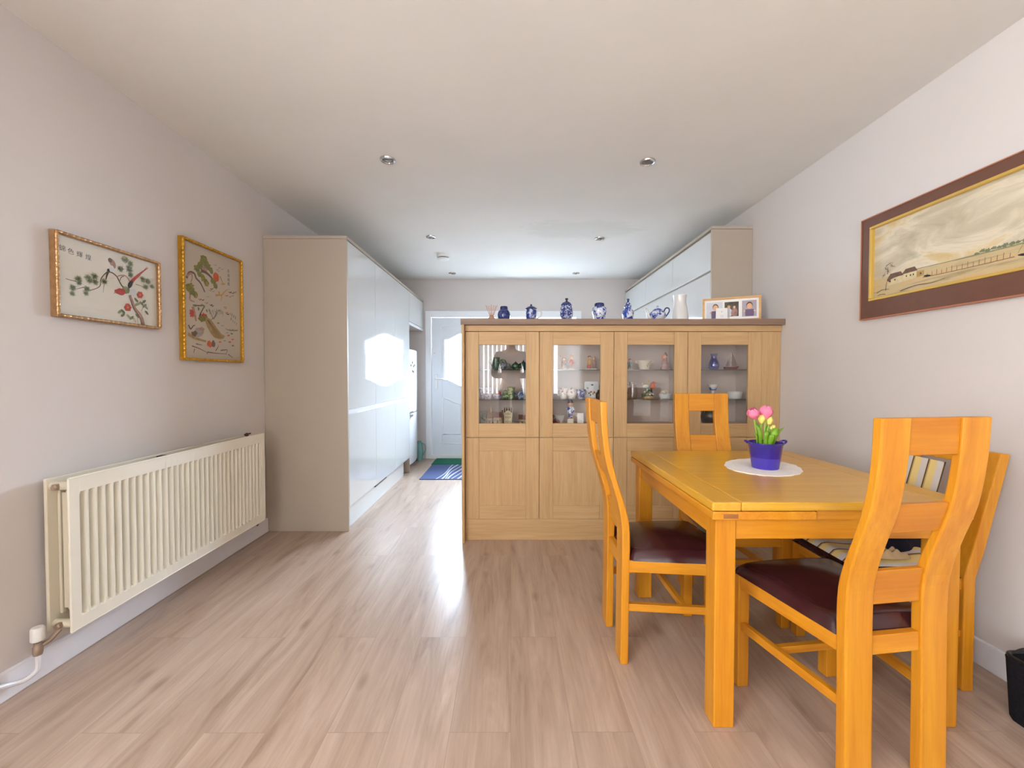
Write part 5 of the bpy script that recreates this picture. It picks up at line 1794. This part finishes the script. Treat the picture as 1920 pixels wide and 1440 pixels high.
GC0 = 'green glazed pots on the top glass shelf'
jug('jug', 'leaf-green glazed jug at the left of the green teapots', 'jug', ixp(0, 0.37), SA, [(0, 0), (0.022, 0), (0.028, 0.03), (0.024, 0.06), (0.028, 0.085), (0.024, 0.085), (0.02, 0.06)], 'cabbage_green', [(-0.024, 0, 0.075), (-0.045, 0, 0.06), (-0.026, 0, 0.02)], None, GC0)
teapot('teapot', 'mauve and green round teapot with an overhead handle', ixp(0, 0.51), SA, 0.029, 'mauve_green', -1, True, GC0, 1.0, 'cabbage_green', 'cabbage_green')
teapot('teapot', 'dark green leaf-moulded teapot in the middle of the top shelf', ixp(0, 0.78), SA, 0.030, 'cabbage_green', 1, False, GC0, 0.95)
teapot('teapot', 'teal glazed teapot at the right end of the top shelf', ixp(0, 0.985) - 0.012, SA, 0.026, 'teal_glaze', -1, False, GC0, 1.3, dy=0.055)

t = thing('oval_bowl', 'wide lavender patterned oval china bowl on the middle shelf', 'bowl', (ixp(0, 0.17), IY, SB))
MB().lathe([(0, 0), (0.032, 0), (0.036, 0.006), (0.050, 0.040), (0.054, 0.062), (0.051, 0.062), (0.045, 0.040), (0.02, 0.012), (0, 0.01)], n=28, sx=1.0, sy=0.7, cap=False).build('body', 'china_lavender', t)
MB().lathe([(0.053, 0.060), (0.056, 0.066), (0.052, 0.072), (0.040, 0.080), (0, 0.084)], n=28, sx=1.0, sy=0.7).build('lid', 'china_lavender', t)
t = thing('floral_dish', 'small white china dish with a red flower beside the lavender bowl', 'dish', (ixp(0, 0.40), IY - 0.01, SB))
MB().lathe([(0, 0), (0.02, 0), (0.03, 0.018), (0.033, 0.03), (0.03, 0.03), (0.02, 0.012), (0, 0.008)], n=22, cap=False).build('body', 'china_lavender', t)
MB().ell((0.006, -0.004, 0.038), (0.018, 0.014, 0.016), 10, 7).build('flower', 'cloth_red', t)
t = thing('figurine', 'small green and cream seated frog figurine on the middle shelf', 'figurine', (ixp(0, 0.565), IY, SB))
MB().ell((0, 0, 0.022), (0.02, 0.018, 0.022)).ell((0.002, -0.004, 0.05), (0.014, 0.013, 0.013)).ell((-0.012, -0.012, 0.012), (0.011, 0.014, 0.012)).ell((0.014, -0.012, 0.012), (0.011, 0.014, 0.012)).build('body', 'green_cream', t)
MB().ell((-0.005, -0.008, 0.063), (0.004, 0.004, 0.004), 8, 6).ell((0.009, -0.008, 0.063), (0.004, 0.004, 0.004), 8, 6).build('eyes', 'china_white', t)
jug('jug', 'green and cream leaf-patterned jug on the middle shelf', 'jug', ixp(0, 0.69), SB, [(0, 0), (0.022, 0), (0.027, 0.01), (0.024, 0.05), (0.028, 0.082), (0.025, 0.082), (0.02, 0.05)], 'green_cream', [(0, 0.024, 0.07), (0, 0.046, 0.06), (0, 0.044, 0.035), (0, 0.024, 0.018)])
teapot('teapot', 'blue and white striped teapot on the middle shelf', ixp(0, 0.90), SB, 0.027, 'blue_stripe', -1, False, None, 1.15)


def cottage(label, x, w, d, h, roof_h, wall, roof, chim=True, y=IY, extra=None):
    t = thing('model_cottage', label, 'model house', (x, y, SC), 0, 'little model houses in the glazed cabinet')
    MB().box(-w / 2, w / 2, -d / 2, d / 2, 0, h).build('walls', wall, t, bevel=0.002)
    MB().prism([(-d / 2 - 0.006, h), (d / 2 + 0.006, h), (d / 2 - 0.004, h + 0.5 * roof_h), (0, h + roof_h), (-d / 2 + 0.004, h + 0.5 * roof_h)], -w / 2 - 0.005, w / 2 + 0.005, 'x').build('roof', roof, t, bevel=0.003)
    MB().box(-0.006, 0.006, -d / 2 - 0.002, -d / 2, 0.0, h * 0.6).build('front_door', 'roof_brown', t)
    for sx in (-1, 1):
        MB().box(sx * w * 0.3 - 0.005, sx * w * 0.3 + 0.005, -d / 2 - 0.0015, -d / 2, h * 0.4, h * 0.75).build('window', 'slot_grey', t)
    if chim:
        MB().box(w / 2 - 0.016, w / 2 - 0.004, -0.005, 0.007, h, h + roof_h + 0.028).build('chimney', 'cottage_wall', t, bevel=0.001)
    return t


t = cottage('model cottage smothered in dark green bushes, at the left of the glazed cabinet', ixp(0, 0.10), 0.034, 0.03, 0.045, 0.035, 'cottage_wall', 'bush_green', False)
MB().ell((-0.008, -0.016, 0.02), (0.018, 0.012, 0.022), 10, 7).ell((0.012, -0.016, 0.014), (0.012, 0.01, 0.016), 10, 7).ell((-0.01, -0.01, 0.05), (0.014, 0.012, 0.016), 10, 7).build('bush', 'bush_green', t)
cottage('narrow model cottage with a steep thatched roof, second from the left', ixp(0, 0.235), 0.036, 0.03, 0.04, 0.05, 'cottage_wall', 'thatch', True, IY - 0.01)
t = cottage('largest model cottage with a broad brown roof and a tower', ixp(0, 0.40), 0.058, 0.04, 0.044, 0.04, 'cottage_wall', 'roof_brown', False)
MB().box(0.028, 0.040, -0.012, 0.006, 0, 0.095).build('tower', 'thatch', t, bevel=0.001)
t = thing('model_townhouse', 'tall cream model townhouse with spires in the glazed cabinet', 'model house', (ixp(0, 0.62), IY, SC), 0, 'little model houses in the glazed cabinet')
MB().box(-0.026, 0.026, -0.018, 0.018, 0, 0.078).box(-0.028, 0.028, -0.020, 0.020, 0.030, 0.034).box(-0.028, 0.028, -0.020, 0.020, 0.058, 0.062).build('walls', 'town_stone', t, bevel=0.001)
MB().prism([(-0.024, 0.078), (0.024, 0.078), (0, 0.100)], -0.018, 0.018, 'y').build('gable', 'town_stone', t)
for x in (-0.024, -0.010, 0.010, 0.024):
    MB().lathe([(0.004, 0), (0.004, 0.026), (0.0, 0.042)], c=(x, 0.005, 0.078), n=6).build('spire', 'roof_brown', t)
for z in (0.008, 0.040, 0.064):
    for x in (-0.014, 0.0, 0.014):
        MB().box(x - 0.003, x + 0.003, -0.0195, -0.018, z, z + 0.013).build('window', 'slot_grey', t)
t = cottage('small brown model house at the right of the little model houses', ixp(0, 0.92), 0.044, 0.034, 0.03, 0.035, 'cottage_wall', 'roof_brown', True)


def child(label, x, z, h, coat, hair, lower, base='china_cream', y=IY, extra=None, parent=None, dx=0.0, hat=None, group='child figurines'):
    """a small glazed standing child"""
    t = parent or thing('figurine', label, 'figurine', (x, y, z), 0, group)
    k = h / 0.1
    if base and parent is None:
        MB().lathe([(0, 0), (0.024 * k, 0), (0.024 * k, 0.005), (0.021 * k, 0.008), (0, 0.008)], n=18).build('base', base, t)
    q = MB()
    q.cur = 0
    q.lathe([(0.017 * k, 0.034 * k), (0.016 * k, 0.045 * k), (0.012 * k, 0.06 * k), (0.008 * k, 0.07 * k)], c=(dx, 0, 0), n=16, sy=0.8)
    q.tube([(dx - 0.012 * k, 0, 0.064 * k), (dx - 0.019 * k, -0.004 * k, 0.052 * k), (dx - 0.012 * k, -0.014 * k, 0.046 * k)], 0.0045 * k, 7)
    q.tube([(dx + 0.012 * k, 0, 0.064 * k), (dx + 0.019 * k, -0.004 * k, 0.052 * k), (dx + 0.012 * k, -0.014 * k, 0.046 * k)], 0.0045 * k, 7)
    q.cur = 1
    for s_ in (-1, 1):
        q.tube([(dx + s_ * 0.006 * k, 0, 0.036 * k), (dx + s_ * 0.006 * k, 0, 0.012 * k)], 0.0055 * k, 8)
        q.ell((dx + s_ * 0.006 * k, -0.004 * k, 0.011 * k), (0.0055 * k, 0.009 * k, 0.004 * k), 8, 6)
    q.cur = 2
    q.ell((dx, -0.001 * k, 0.082 * k), (0.0125 * k, 0.012 * k, 0.0135 * k), 14, 10)
    q.ell((dx, -0.013 * k, 0.081 * k), (0.0018 * k, 0.0025 * k, 0.002 * k), 6, 5)
    q.build('body', [coat, lower, 'skin'], t)
    q = MB()
    q.ell((dx, 0.002 * k, 0.088 * k), (0.0138 * k, 0.013 * k, 0.0105 * k), 14, 9)
    q.build('hair', hair, t)
    if hat:
        MB().lathe([(0.020 * k, 0.092 * k), (0.013 * k, 0.094 * k), (0.011 * k, 0.102 * k), (0.0, 0.104 * k)], c=(dx, 0, 0), n=16).build('hat', hat, t)
    return t


t = child('child figurine in brown holding a stick up, on the upper shelf', ixp(1, 0.24), SA, 0.088, 'cloth_brown', 'hair_brown', 'cloth_ochre')
MB().tube([(-0.016, -0.008, 0.02), (-0.026, 0.0, 0.098)], 0.0025, 6).build('stick', 'cloth_brown', t)
MB().ell((-0.026, 0, 0.096), (0.006, 0.005, 0.008), 8, 6).build('bird', 'hair_brown', t)
child('child figurine in a red jacket with a pale hat, on the upper shelf', ixp(1, 0.395), SA, 0.102, 'cloth_red', 'hair_fair', 'cloth_mauve', hat='cloth_ochre')
t = thing('figurine', 'figurine of two children sitting together on one white base', 'figurine', (ixp(1, 0.81), IY, SA), 0, 'child figurines')
MB().lathe([(0, 0), (0.040, 0), (0.040, 0.006), (0, 0.008)], n=22, sy=0.6).build('base', 'china_white', t)
child('', 0, 0, 0.100, 'cloth_ochre', 'hair_brown', 'cloth_brown', parent=t, dx=-0.012)
child('', 0, 0, 0.094, 'cloth_mauve', 'hair_fair', 'cloth_brown', parent=t, dx=0.019)
MB().box(-0.032, 0.0, -0.022, -0.008, 0.008, 0.032).build('basket', 'cloth_red', t, bevel=0.004)

jug('jug', 'white jug with pink roses on the middle shelf of the figurine cabinet', 'jug', ixp(1, 0.225), SB, [(0, 0), (0.026, 0), (0.029, 0.01), (0.028, 0.05), (0.032, 0.074), (0.028, 0.074), (0.024, 0.04)], 'china_floral', [(-0.027, 0, 0.062), (-0.044, 0, 0.055), (-0.042, 0, 0.03), (-0.027, 0, 0.018)])
t = thing('sugar_bowl', 'rounded floral sugar bowl with a lid between two floral cups', 'bowl', (ixp(1, 0.405), IY, SB))
MB().lathe([(0, 0), (0.022, 0), (0.026, 0.005), (0.034, 0.03), (0.030, 0.052), (0.024, 0.058)], n=24).build('body', 'china_floral', t)
MB().lathe([(0.027, 0.056), (0.020, 0.066), (0.006, 0.070), (0.007, 0.077), (0, 0.080)], n=20).build('lid', 'china_floral', t)
jug('cup', 'white china cup with a blue flower on the middle shelf', 'cup', ixp(1, 0.60), SB, [(0, 0), (0.020, 0), (0.022, 0.005), (0.031, 0.04), (0.033, 0.064), (0.030, 0.064), (0.024, 0.03)], 'blue_white_a', [(0.029, 0, 0.054), (0.047, 0, 0.048), (0.044, 0, 0.025), (0.026, 0, 0.018)], 'china_white')
pl = thing('display_plate', 'pale green square plate with a floral spray standing on edge', 'plate', (ixp(1, 0.85), IY + 0.04, SB))
q = MB()
pp = rrect(0.052, 0.060, 0.012)
q.prism([(p[0], p[1] + 0.060) for p in pp], -0.003, 0.003, 'y')
q.build('plate', 'fridge_white', pl, (0, 0, 0), (radians(-10), 0, 0), bevel=0.002)
mats = ['cabbage_green', 'cloth_red', 'thread_tan']
A = Art(0.1, 0.12, ((0, 0), (0, 100), (200, 0), (200, 100)), mats)
A.P = lambda x, y: ((x / 200 - 0.5) * 0.1, (100 - y) / 100 * 0.12)
for i, c in enumerate(((60, 70), (90, 62), (120, 74), (80, 82), (140, 66), (45, 40), (110, 20))):
    A.blob(c, 0.009, 0.005, mats[i % 3], 0.5 * i, 0.3, i)
A.stroke([(50, 78), (100, 66), (150, 72)], 0.0014, 'thread_tan')
A.build('floral_spray', mats, pl, (0, -0.0035, 0), (radians(-10), 0, 0), fix=False)
jug('bottle', 'small dark brown glazed bottle at the right end of the middle shelf', 'bottle', ixp(1, 0.955), SB, [(0, 0), (0.018, 0), (0.022, 0.006), (0.022, 0.034), (0.010, 0.052), (0.010, 0.062), (0.0, 0.062)], 'dark_brown_glaze', y=IY - 0.03)

t = child('blue and white china figure standing on a cream block, bottom of the figurine cabinet', ixp(1, 0.375), SC + 0.03, 0.135, 'blue_white_c', 'blue_white_b', 'blue_white_a', base=None, hat='blue_white_b', group=None)
t.location.z = SC
for ch in t.children:
    ch.location.z = 0.028
MB().box(-0.022, 0.022, -0.018, 0.018, 0, 0.036).build('block', 'china_cream', t, bevel=0.002)
t = thing('clog', 'dark red and white china clog at the bottom of the figurine cabinet', 'ornament', (ixp(1, 0.07), IY - 0.04, SC))
MB().grid(lambda u, v: ((0.013 + 0.014 * sin(pi * v) ** 0.6) * cos(2 * pi * u) - 0.0, -0.045 + 0.09 * v, 0.016 + (0.014 + 0.012 * v) * sin(2 * pi * u)), 16, 11, True).ell((0, -0.042, 0.018), (0.012, 0.012, 0.012), 10, 7).ell((0, 0.043, 0.022), (0.012, 0.008, 0.016), 10, 7).build('shoe', 'wine_red', t)
MB().tube(smooth_path([(-0.016, 0.012, 0.036), (0, 0.008, 0.050), (0.016, 0.012, 0.036)], 5), 0.005, 7).build('trim', 'china_white', t)
jug('dish', 'plain white open dish behind the dark red clog', 'dish', ixp(1, 0.145), SC, [(0, 0), (0.026, 0), (0.038, 0.03), (0.044, 0.058), (0.041, 0.058), (0.034, 0.03), (0.02, 0.008), (0, 0.006)], 'china_white', y=IY + 0.04)
t = thing('greeting_card', 'tiny white card standing inside the cabinet beside the blue china figure', 'card', (ixp(1, 0.60), IY + 0.02, SC))
MB().box(-0.022, 0.022, 0, 0.001, 0, 0.07).build('front_sheet', 'photo_white', t, rot=(radians(-5), 0, 0))
MB().box(-0.022, 0.022, 0.014, 0.015, 0, 0.07).build('back_sheet', 'photo_white', t, rot=(radians(5), 0, 0))

t = child('small figurine with a green skirt at the left edge of the robin cabinet', ixp(2, 0.06), SA, 0.078, 'teal_glaze', 'cloth_red', 'cabbage_green', group='child figurines')
t = thing('planter', 'cream china planter with a painted sprig and small side handles', 'planter', (ixp(2, 0.36), IY, SA))
MB().lathe([(0, 0), (0.030, 0), (0.033, 0.005), (0.046, 0.055), (0.051, 0.062), (0.049, 0.066), (0.043, 0.06), (0.03, 0.02), (0, 0.015)], n=28, cap=False).build('body', 'china_cream', t)
for s_ in (-1, 1):
    MB().tube(smooth_path([(s_ * 0.044, 0, 0.058), (s_ * 0.060, 0, 0.060), (s_ * 0.062, 0, 0.050), (s_ * 0.043, 0, 0.044)], 4), 0.0035, 7).build('handle', 'china_cream', t)
q = MB()
for i, (a, z) in enumerate(((-1.25, 0.040), (-1.1, 0.032), (-1.4, 0.030), (-1.0, 0.044), (-1.28, 0.022))):
    r = 0.033 + (z / 0.055) * 0.013 + 0.001
    q.ell((r * cos(a), r * sin(a), z), (0.004, 0.002, 0.003), 7, 5)
q.build('painted_sprig', 'cabbage_green', t)
t = thing('figurine', 'mauve and brown gnome girl figurine with orange hair', 'figurine', (ixp(2, 0.80), IY, SA))
q = MB().grid(lambda u, v: ((0.036 - 0.028 * v + 0.004 * sin(6 * pi * u + 9 * v)) * cos(2 * pi * u), (0.028 - 0.02 * v) * sin(2 * pi * u), 0.088 * v), 28, 12, True)
q.build('dress', 'cloth_mauve', t)
MB().ell((-0.006, -0.006, 0.090), (0.013, 0.012, 0.013), 12, 9).build('face', 'skin', t)
MB().ell((-0.008, 0.0, 0.095), (0.016, 0.014, 0.016), 12, 9).ell((-0.020, 0, 0.082), (0.008, 0.008, 0.014), 10, 7).build('hair', 'hair_orange', t)
MB().lathe([(0.016, 0.096), (0.010, 0.112), (0.0, 0.128)], c=(0.002, 0.004, 0), n=14).build('hood', 'cloth_brown', t)
jug('glass_jug', 'clear glass jug at the left of the middle shelf in the robin cabinet', 'jug', ixp(2, 0.115), SB, [(0, 0), (0.030, 0), (0.033, 0.01), (0.034, 0.05), (0.024, 0.09), (0.028, 0.118), (0.026, 0.118), (0.022, 0.09)], 'clear_ornament', [(-0.025, 0, 0.10), (-0.046, 0, 0.09), (-0.046, 0, 0.05), (-0.033, 0, 0.035)], None)

t = thing('bird_ornament', 'china robin and wren perched on a mossy flowered base', 'ornament', (ixp(2, 0.44), IY, SB))
MB().lathe([(0, 0), (0.036, 0), (0.04, 0.006), (0.034, 0.016), (0, 0.02)], n=20, sy=0.7).build('base', 'wren_buff', t)
q = MB()
rnd = random.Random(11)
for i in range(34):
    x, z = rnd.uniform(-0.045, 0.045), rnd.uniform(0.008, 0.075)
    if abs(x) > 0.050 - 0.45 * (z - 0.008):
        x *= 0.5
    R = Matrix.Rotation(rnd.uniform(0, pi), 3, 'Y') @ Matrix.Rotation(rnd.uniform(-0.6, 0.6), 3, 'X')
    q.ell((x, rnd.uniform(-0.02, 0.012), z), (0.011, 0.003, 0.005), 7, 5, R)
q.build('foliage', 'cabbage_green', t)
q = MB()
for c in ((-0.030, -0.022, 0.046), (0.006, -0.024, 0.030), (0.034, -0.016, 0.030), (-0.012, -0.022, 0.062)):
    q.ell(c, (0.007, 0.005, 0.007), 8, 6)
q.build('blossoms', 'china_white', t)
R = Matrix.Rotation(-0.25, 3, 'Y')
q = MB()
q.cur = 1
q.ell((-0.018, -0.004, 0.085), (0.024, 0.015, 0.015), 12, 9)
q.cur = 0
q.ell((-0.016, 0.001, 0.092), (0.025, 0.015, 0.014), 12, 9)
q.ell((-0.036, -0.002, 0.100), (0.011, 0.010, 0.010), 10, 8)
q.tube([(-0.045, -0.002, 0.100), (-0.056, -0.003, 0.103)], [0.003, 0.0006], 6)
q.tube([(0.0, 0.002, 0.096), (0.006, 0.003, 0.120), (0.006, 0.003, 0.140)], [0.008, 0.006, 0.004], 8)
q.build('wren', ['wren_buff', 'china_white'], t)
q = MB()
q.ell((0.036, 0, 0.088), (0.016, 0.016, 0.022), 12, 9)
q.ell((0.042, -0.002, 0.110), (0.012, 0.012, 0.012), 12, 9)
q.tube([(0.052, -0.004, 0.110), (0.062, -0.006, 0.108)], [0.003, 0.0006], 6)
q.cur = 1
q.tube([(0.030, 0.006, 0.075), (0.022, 0.010, 0.056)], [0.008, 0.004], 7)
q.ell((0.030, 0.010, 0.092), (0.012, 0.010, 0.020), 10, 7)
q.build('robin', ['robin_red', 'hair_brown'], t)
t = thing('lidded_dish', 'white china dish topped with moulded flowers', 'dish', (ixp(2, 0.80), IY, SB))
MB().lathe([(0, 0), (0.034, 0), (0.040, 0.014), (0.041, 0.030), (0.036, 0.032)], n=24, sy=0.75).build('body', 'china_white', t)
q = MB()
for i in range(14):
    a = i * 2.4
    r = 0.006 + 0.0022 * i
    q.ell((r * cos(a), 0.7 * r * sin(a), 0.052 - 0.0016 * i), (0.011, 0.008, 0.007), 8, 6)
q.build('flowers', 'china_cream', t)

t = thing('glass_vase', 'pale blue glass teardrop vase on the upper shelf nearest the right wall', 'vase', (ixp(3, 0.27), IY, SA))
MB().lathe([(0, 0), (0.026, 0), (0.034, 0.012), (0.037, 0.032), (0.030, 0.056), (0.020, 0.078), (0.018, 0.092), (0.023, 0.112), (0.021, 0.112), (0.015, 0.09), (0.017, 0.07), (0.026, 0.045), (0.022, 0.015), (0, 0.01)], n=28, cap=False).build('body', 'blue_glass', t)
t = thing('model_boat', 'glass sailing boat with a dark red hull', 'ornament', (ixp(3, 0.63), IY, SA))
MB().prism([(-0.052, 0.020), (-0.046, 0.0), (0.038, 0.0), (0.056, 0.024), (0.020, 0.018)], -0.010, 0.010, 'y').build('hull', 'wine_red', t, bevel=0.003)
MB().prism([(-0.002, 0.024), (0.046, 0.026), (0.030, 0.070), (0.006, 0.124), (0.000, 0.120)], -0.003, 0.003, 'y').build('mainsail', 'clear_ornament', t, bevel=0.002)
MB().prism([(-0.040, 0.024), (-0.008, 0.024), (-0.008, 0.105), (-0.022, 0.070)], -0.003, 0.003, 'y').build('jib', 'clear_ornament', t, bevel=0.002)
t = thing('footed_bowl', 'small blue banded white bowl on a tall foot', 'bowl', (ixp(3, 0.255), IY, SB))
MB().lathe([(0, 0), (0.026, 0), (0.026, 0.004), (0.010, 0.010), (0.010, 0.052), (0.020, 0.060)], n=22).build('foot', 'china_white', t)
q = MB().lathe([(0.020, 0.058), (0.024, 0.066), (0.027, 0.078)], n=26, cap=False)
q.build('band', 'blue_white_a', t)
MB().lathe([(0.027, 0.078), (0.036, 0.096), (0.039, 0.100), (0.036, 0.100), (0.024, 0.076), (0, 0.064)], n=26, cap=False).build('rim', 'china_white', t)
q = MB()
q.lathe([(0, 0), (0.042, 0), (0.044, 0.004), (0.052, 0.048), (0.049, 0.048), (0.041, 0.008), (0, 0.006)], n=34, cap=False)
for k in range(5):
    q.lathe([(0.0446 + 0.0016 * k, 0.008 + 0.008 * k), (0.0462 + 0.0016 * k, 0.012 + 0.008 * k), (0.0461 + 0.0016 * k, 0.015 + 0.008 * k)], n=34, cap=False)
tag(q.build('ramekin', 'china_white', None, (ixp(3, 0.72), IY, SB)), 'white ribbed ramekin on the middle shelf nearest the right wall', 'dish')
tag(MB().lathe([(0, 0), (0.058, 0), (0.066, 0.012), (0.072, 0.05), (0.060, 0.095), (0.036, 0.115), (0.040, 0.125), (0.0, 0.12)], n=30).build('round_jar', 'dark_brown_glaze', None, (ixp(3, 0.23), IY, SC)), 'dark brown round jar low in the cabinet, behind the far chair', 'jar')

# ------------------------------------------------------------------ the person taking the picture (seen mirrored in the cabinet glass)
plain('jumper_grey', (96, 92, 96), 0.9, var=0.08, vscale=40)
plain('trousers_dark', (48, 50, 60), 0.9, var=0.08, vscale=40)


def skinned(name, nodes, edges, mat, parent, root, sub=2):
    """one continuous surface grown round a jointed skeleton: nodes (x, y, z, radius x, radius y)"""
    me = bpy.data.meshes.new(name)
    me.from_pydata([n[:3] for n in nodes], edges, [])
    me.materials.append(MATS[mat])
    o = bpy.data.objects.new(name, me)
    COL.objects.link(o)
    o.parent = parent
    o.modifiers.new('skin', 'SKIN')
    if not me.skin_vertices:
        bpy.context.view_layer.objects.active = o
        bpy.ops.mesh.customdata_skin_add()
    for i, n in enumerate(nodes):
        sv = me.skin_vertices[0].data[i]
        sv.radius = (n[3], n[4])
        sv.use_root = (i == root)
    sd = o.modifiers.new('subdivision', 'SUBSURF')
    sd.levels = sd.render_levels = sub
    o.modifiers['skin'].use_smooth_shade = True
    return o


pr = thing('person', 'person in a grey jumper holding up a phone, mirrored in the first cabinet glass', 'person', (0, -0.44, 0))
N = [(0, 0, 0.94, .13, .10), (0, 0, 1.10, .125, .095), (0, 0, 1.28, .15, .10), (0, 0, 1.42, .12, .085), (0, 0.005, 1.50, .055, .055), (0, 0.02, 1.58, .065, .075), (0, 0.025, 1.66, .075, .092), (0, 0.02, 1.74, .055, .065)]
Ed = [(0, 1), (1, 2), (2, 3), (3, 4), (4, 5), (5, 6), (6, 7)]
for sx in (-1, 1):
    b_ = len(N)
    N += [(sx * .17, 0, 1.41, .055, .055), (sx * .225, 0.04, 1.25, .046, .046), (sx * .235, 0.10, 1.12, .040, .040), (sx * .15, 0.25, 1.11, .034, .034), (sx * .095, 0.345, 1.115, .024, .020), (sx * .085, 0.385, 1.118, .032, .016)]
    Ed += [(3, b_), (b_, b_ + 1), (b_ + 1, b_ + 2), (b_ + 2, b_ + 3), (b_ + 3, b_ + 4), (b_ + 4, b_ + 5)]
    for k, (dz, L) in enumerate(((0.024, 0.066), (0.008, 0.074), (-0.008, 0.070), (-0.022, 0.056))):
        c = len(N)
        N += [(sx * .084, 0.400, 1.118 + dz, .009, .009), (sx * (.078 - .3 * (L - .05)), 0.414, 1.118 + dz * 1.05, .0085, .0085), (sx * (.072 - .55 * (L - .02)), 0.411, 1.118 + dz * 1.05, .0075, .0075)]
        Ed += [(b_ + 5, c), (c, c + 1), (c + 1, c + 2)]
    c = len(N)
    N += [(sx * .086, 0.375, 1.088, .011, .011), (sx * .072, 0.385, 1.072, .010, .010), (sx * .056, 0.394, 1.070, .0085, .0085)]
    Ed += [(b_ + 5, c), (c, c + 1), (c + 1, c + 2)]
    h = len(N)
    N += [(sx * .095, 0, 0.88, .088, .092), (sx * .10, 0.01, 0.50, .055, .06), (sx * .105, -0.01, 0.28, .05, .055), (sx * .105, -0.02, 0.08, .035, .04), (sx * .11, 0.05, 0.04, .04, .032), (sx * .12, 0.14, 0.03, .042, .025)]
    Ed += [(0, h), (h, h + 1), (h + 1, h + 2), (h + 2, h + 3), (h + 3, h + 4), (h + 4, h + 5)]
skinned('body', N, Ed, 'skin', pr, 0)
N = [(0, 0, 0.92, .148, .118), (0, 0, 1.10, .142, .112), (0, 0, 1.28, .168, .118), (0, 0, 1.42, .135, .10), (0, 0, 1.47, .07, .07)]
Ed = [(0, 1), (1, 2), (2, 3), (3, 4)]
for sx in (-1, 1):
    b_ = len(N)
    N += [(sx * .175, 0, 1.41, .068, .068), (sx * .23, 0.04, 1.25, .060, .060), (sx * .24, 0.10, 1.115, .052, .052), (sx * .15, 0.25, 1.11, .044, .044), (sx * .105, 0.33, 1.113, .036, .034)]
    Ed += [(3, b_), (b_, b_ + 1), (b_ + 1, b_ + 2), (b_ + 2, b_ + 3), (b_ + 3, b_ + 4)]
skinned('jumper', N, Ed, 'jumper_grey', pr, 0)
N = [(0, 0, 0.96, .135, .108)]
Ed = []
for sx in (-1, 1):
    h = len(N)
    N += [(sx * .095, 0, 0.86, .100, .104), (sx * .10, 0.01, 0.50, .068, .074), (sx * .105, -0.01, 0.28, .062, .068), (sx * .105, -0.02, 0.07, .055, .062)]
    Ed += [(0, h), (h, h + 1), (h + 1, h + 2), (h + 2, h + 3)]
skinned('trousers', N, Ed, 'trousers_dark', pr, 0)
MB().ell((0, 0.0, 1.715), (0.088, 0.098, 0.085), 20, 14).ell((0, -0.04, 1.66), (0.082, 0.07, 0.09), 18, 12).build('hair', 'hair_dark', pr)
q = MB()
q.ell((0, 0.118, 1.635), (0.014, 0.022, 0.022), 12, 8)
for sx in (-1, 1):
    q.ell((sx * 0.078, 0.02, 1.65), (0.012, 0.022, 0.032), 10, 8)
q.build('nose_and_ears', 'skin', pr)
q = MB()
for sx in (-1, 1):
    q.ell((sx * 0.031, 0.100, 1.665), (0.014, 0.010, 0.008), 10, 8)
q.build('eyes', 'china_white', pr)
MB().ell((0, 0.100, 1.592), (0.026, 0.012, 0.008), 12, 8).build('mouth', 'cloth_mauve', pr)
for sx in (-1, 1):
    MB().ell((sx * 0.115, 0.075, 0.045), (0.05, 0.135, 0.045), 18, 10).build('shoe', 'black_wire', pr)
ph = thing('phone', 'dark phone held up by the person mirrored in the cabinet glass', 'phone', (0, -0.036, 1.12))
MB().box(-0.076, 0.076, -0.004, 0.004, -0.037, 0.037).build('case', 'black_wire', ph, bevel=0.003)
MB().lathe([(0, 0), (0.008, 0), (0.008, 0.002), (0, 0.002)], n=16).build('lens', 'lamp_glass', ph, (0.05, 0.004, 0.015), (radians(-90), 0, 0))
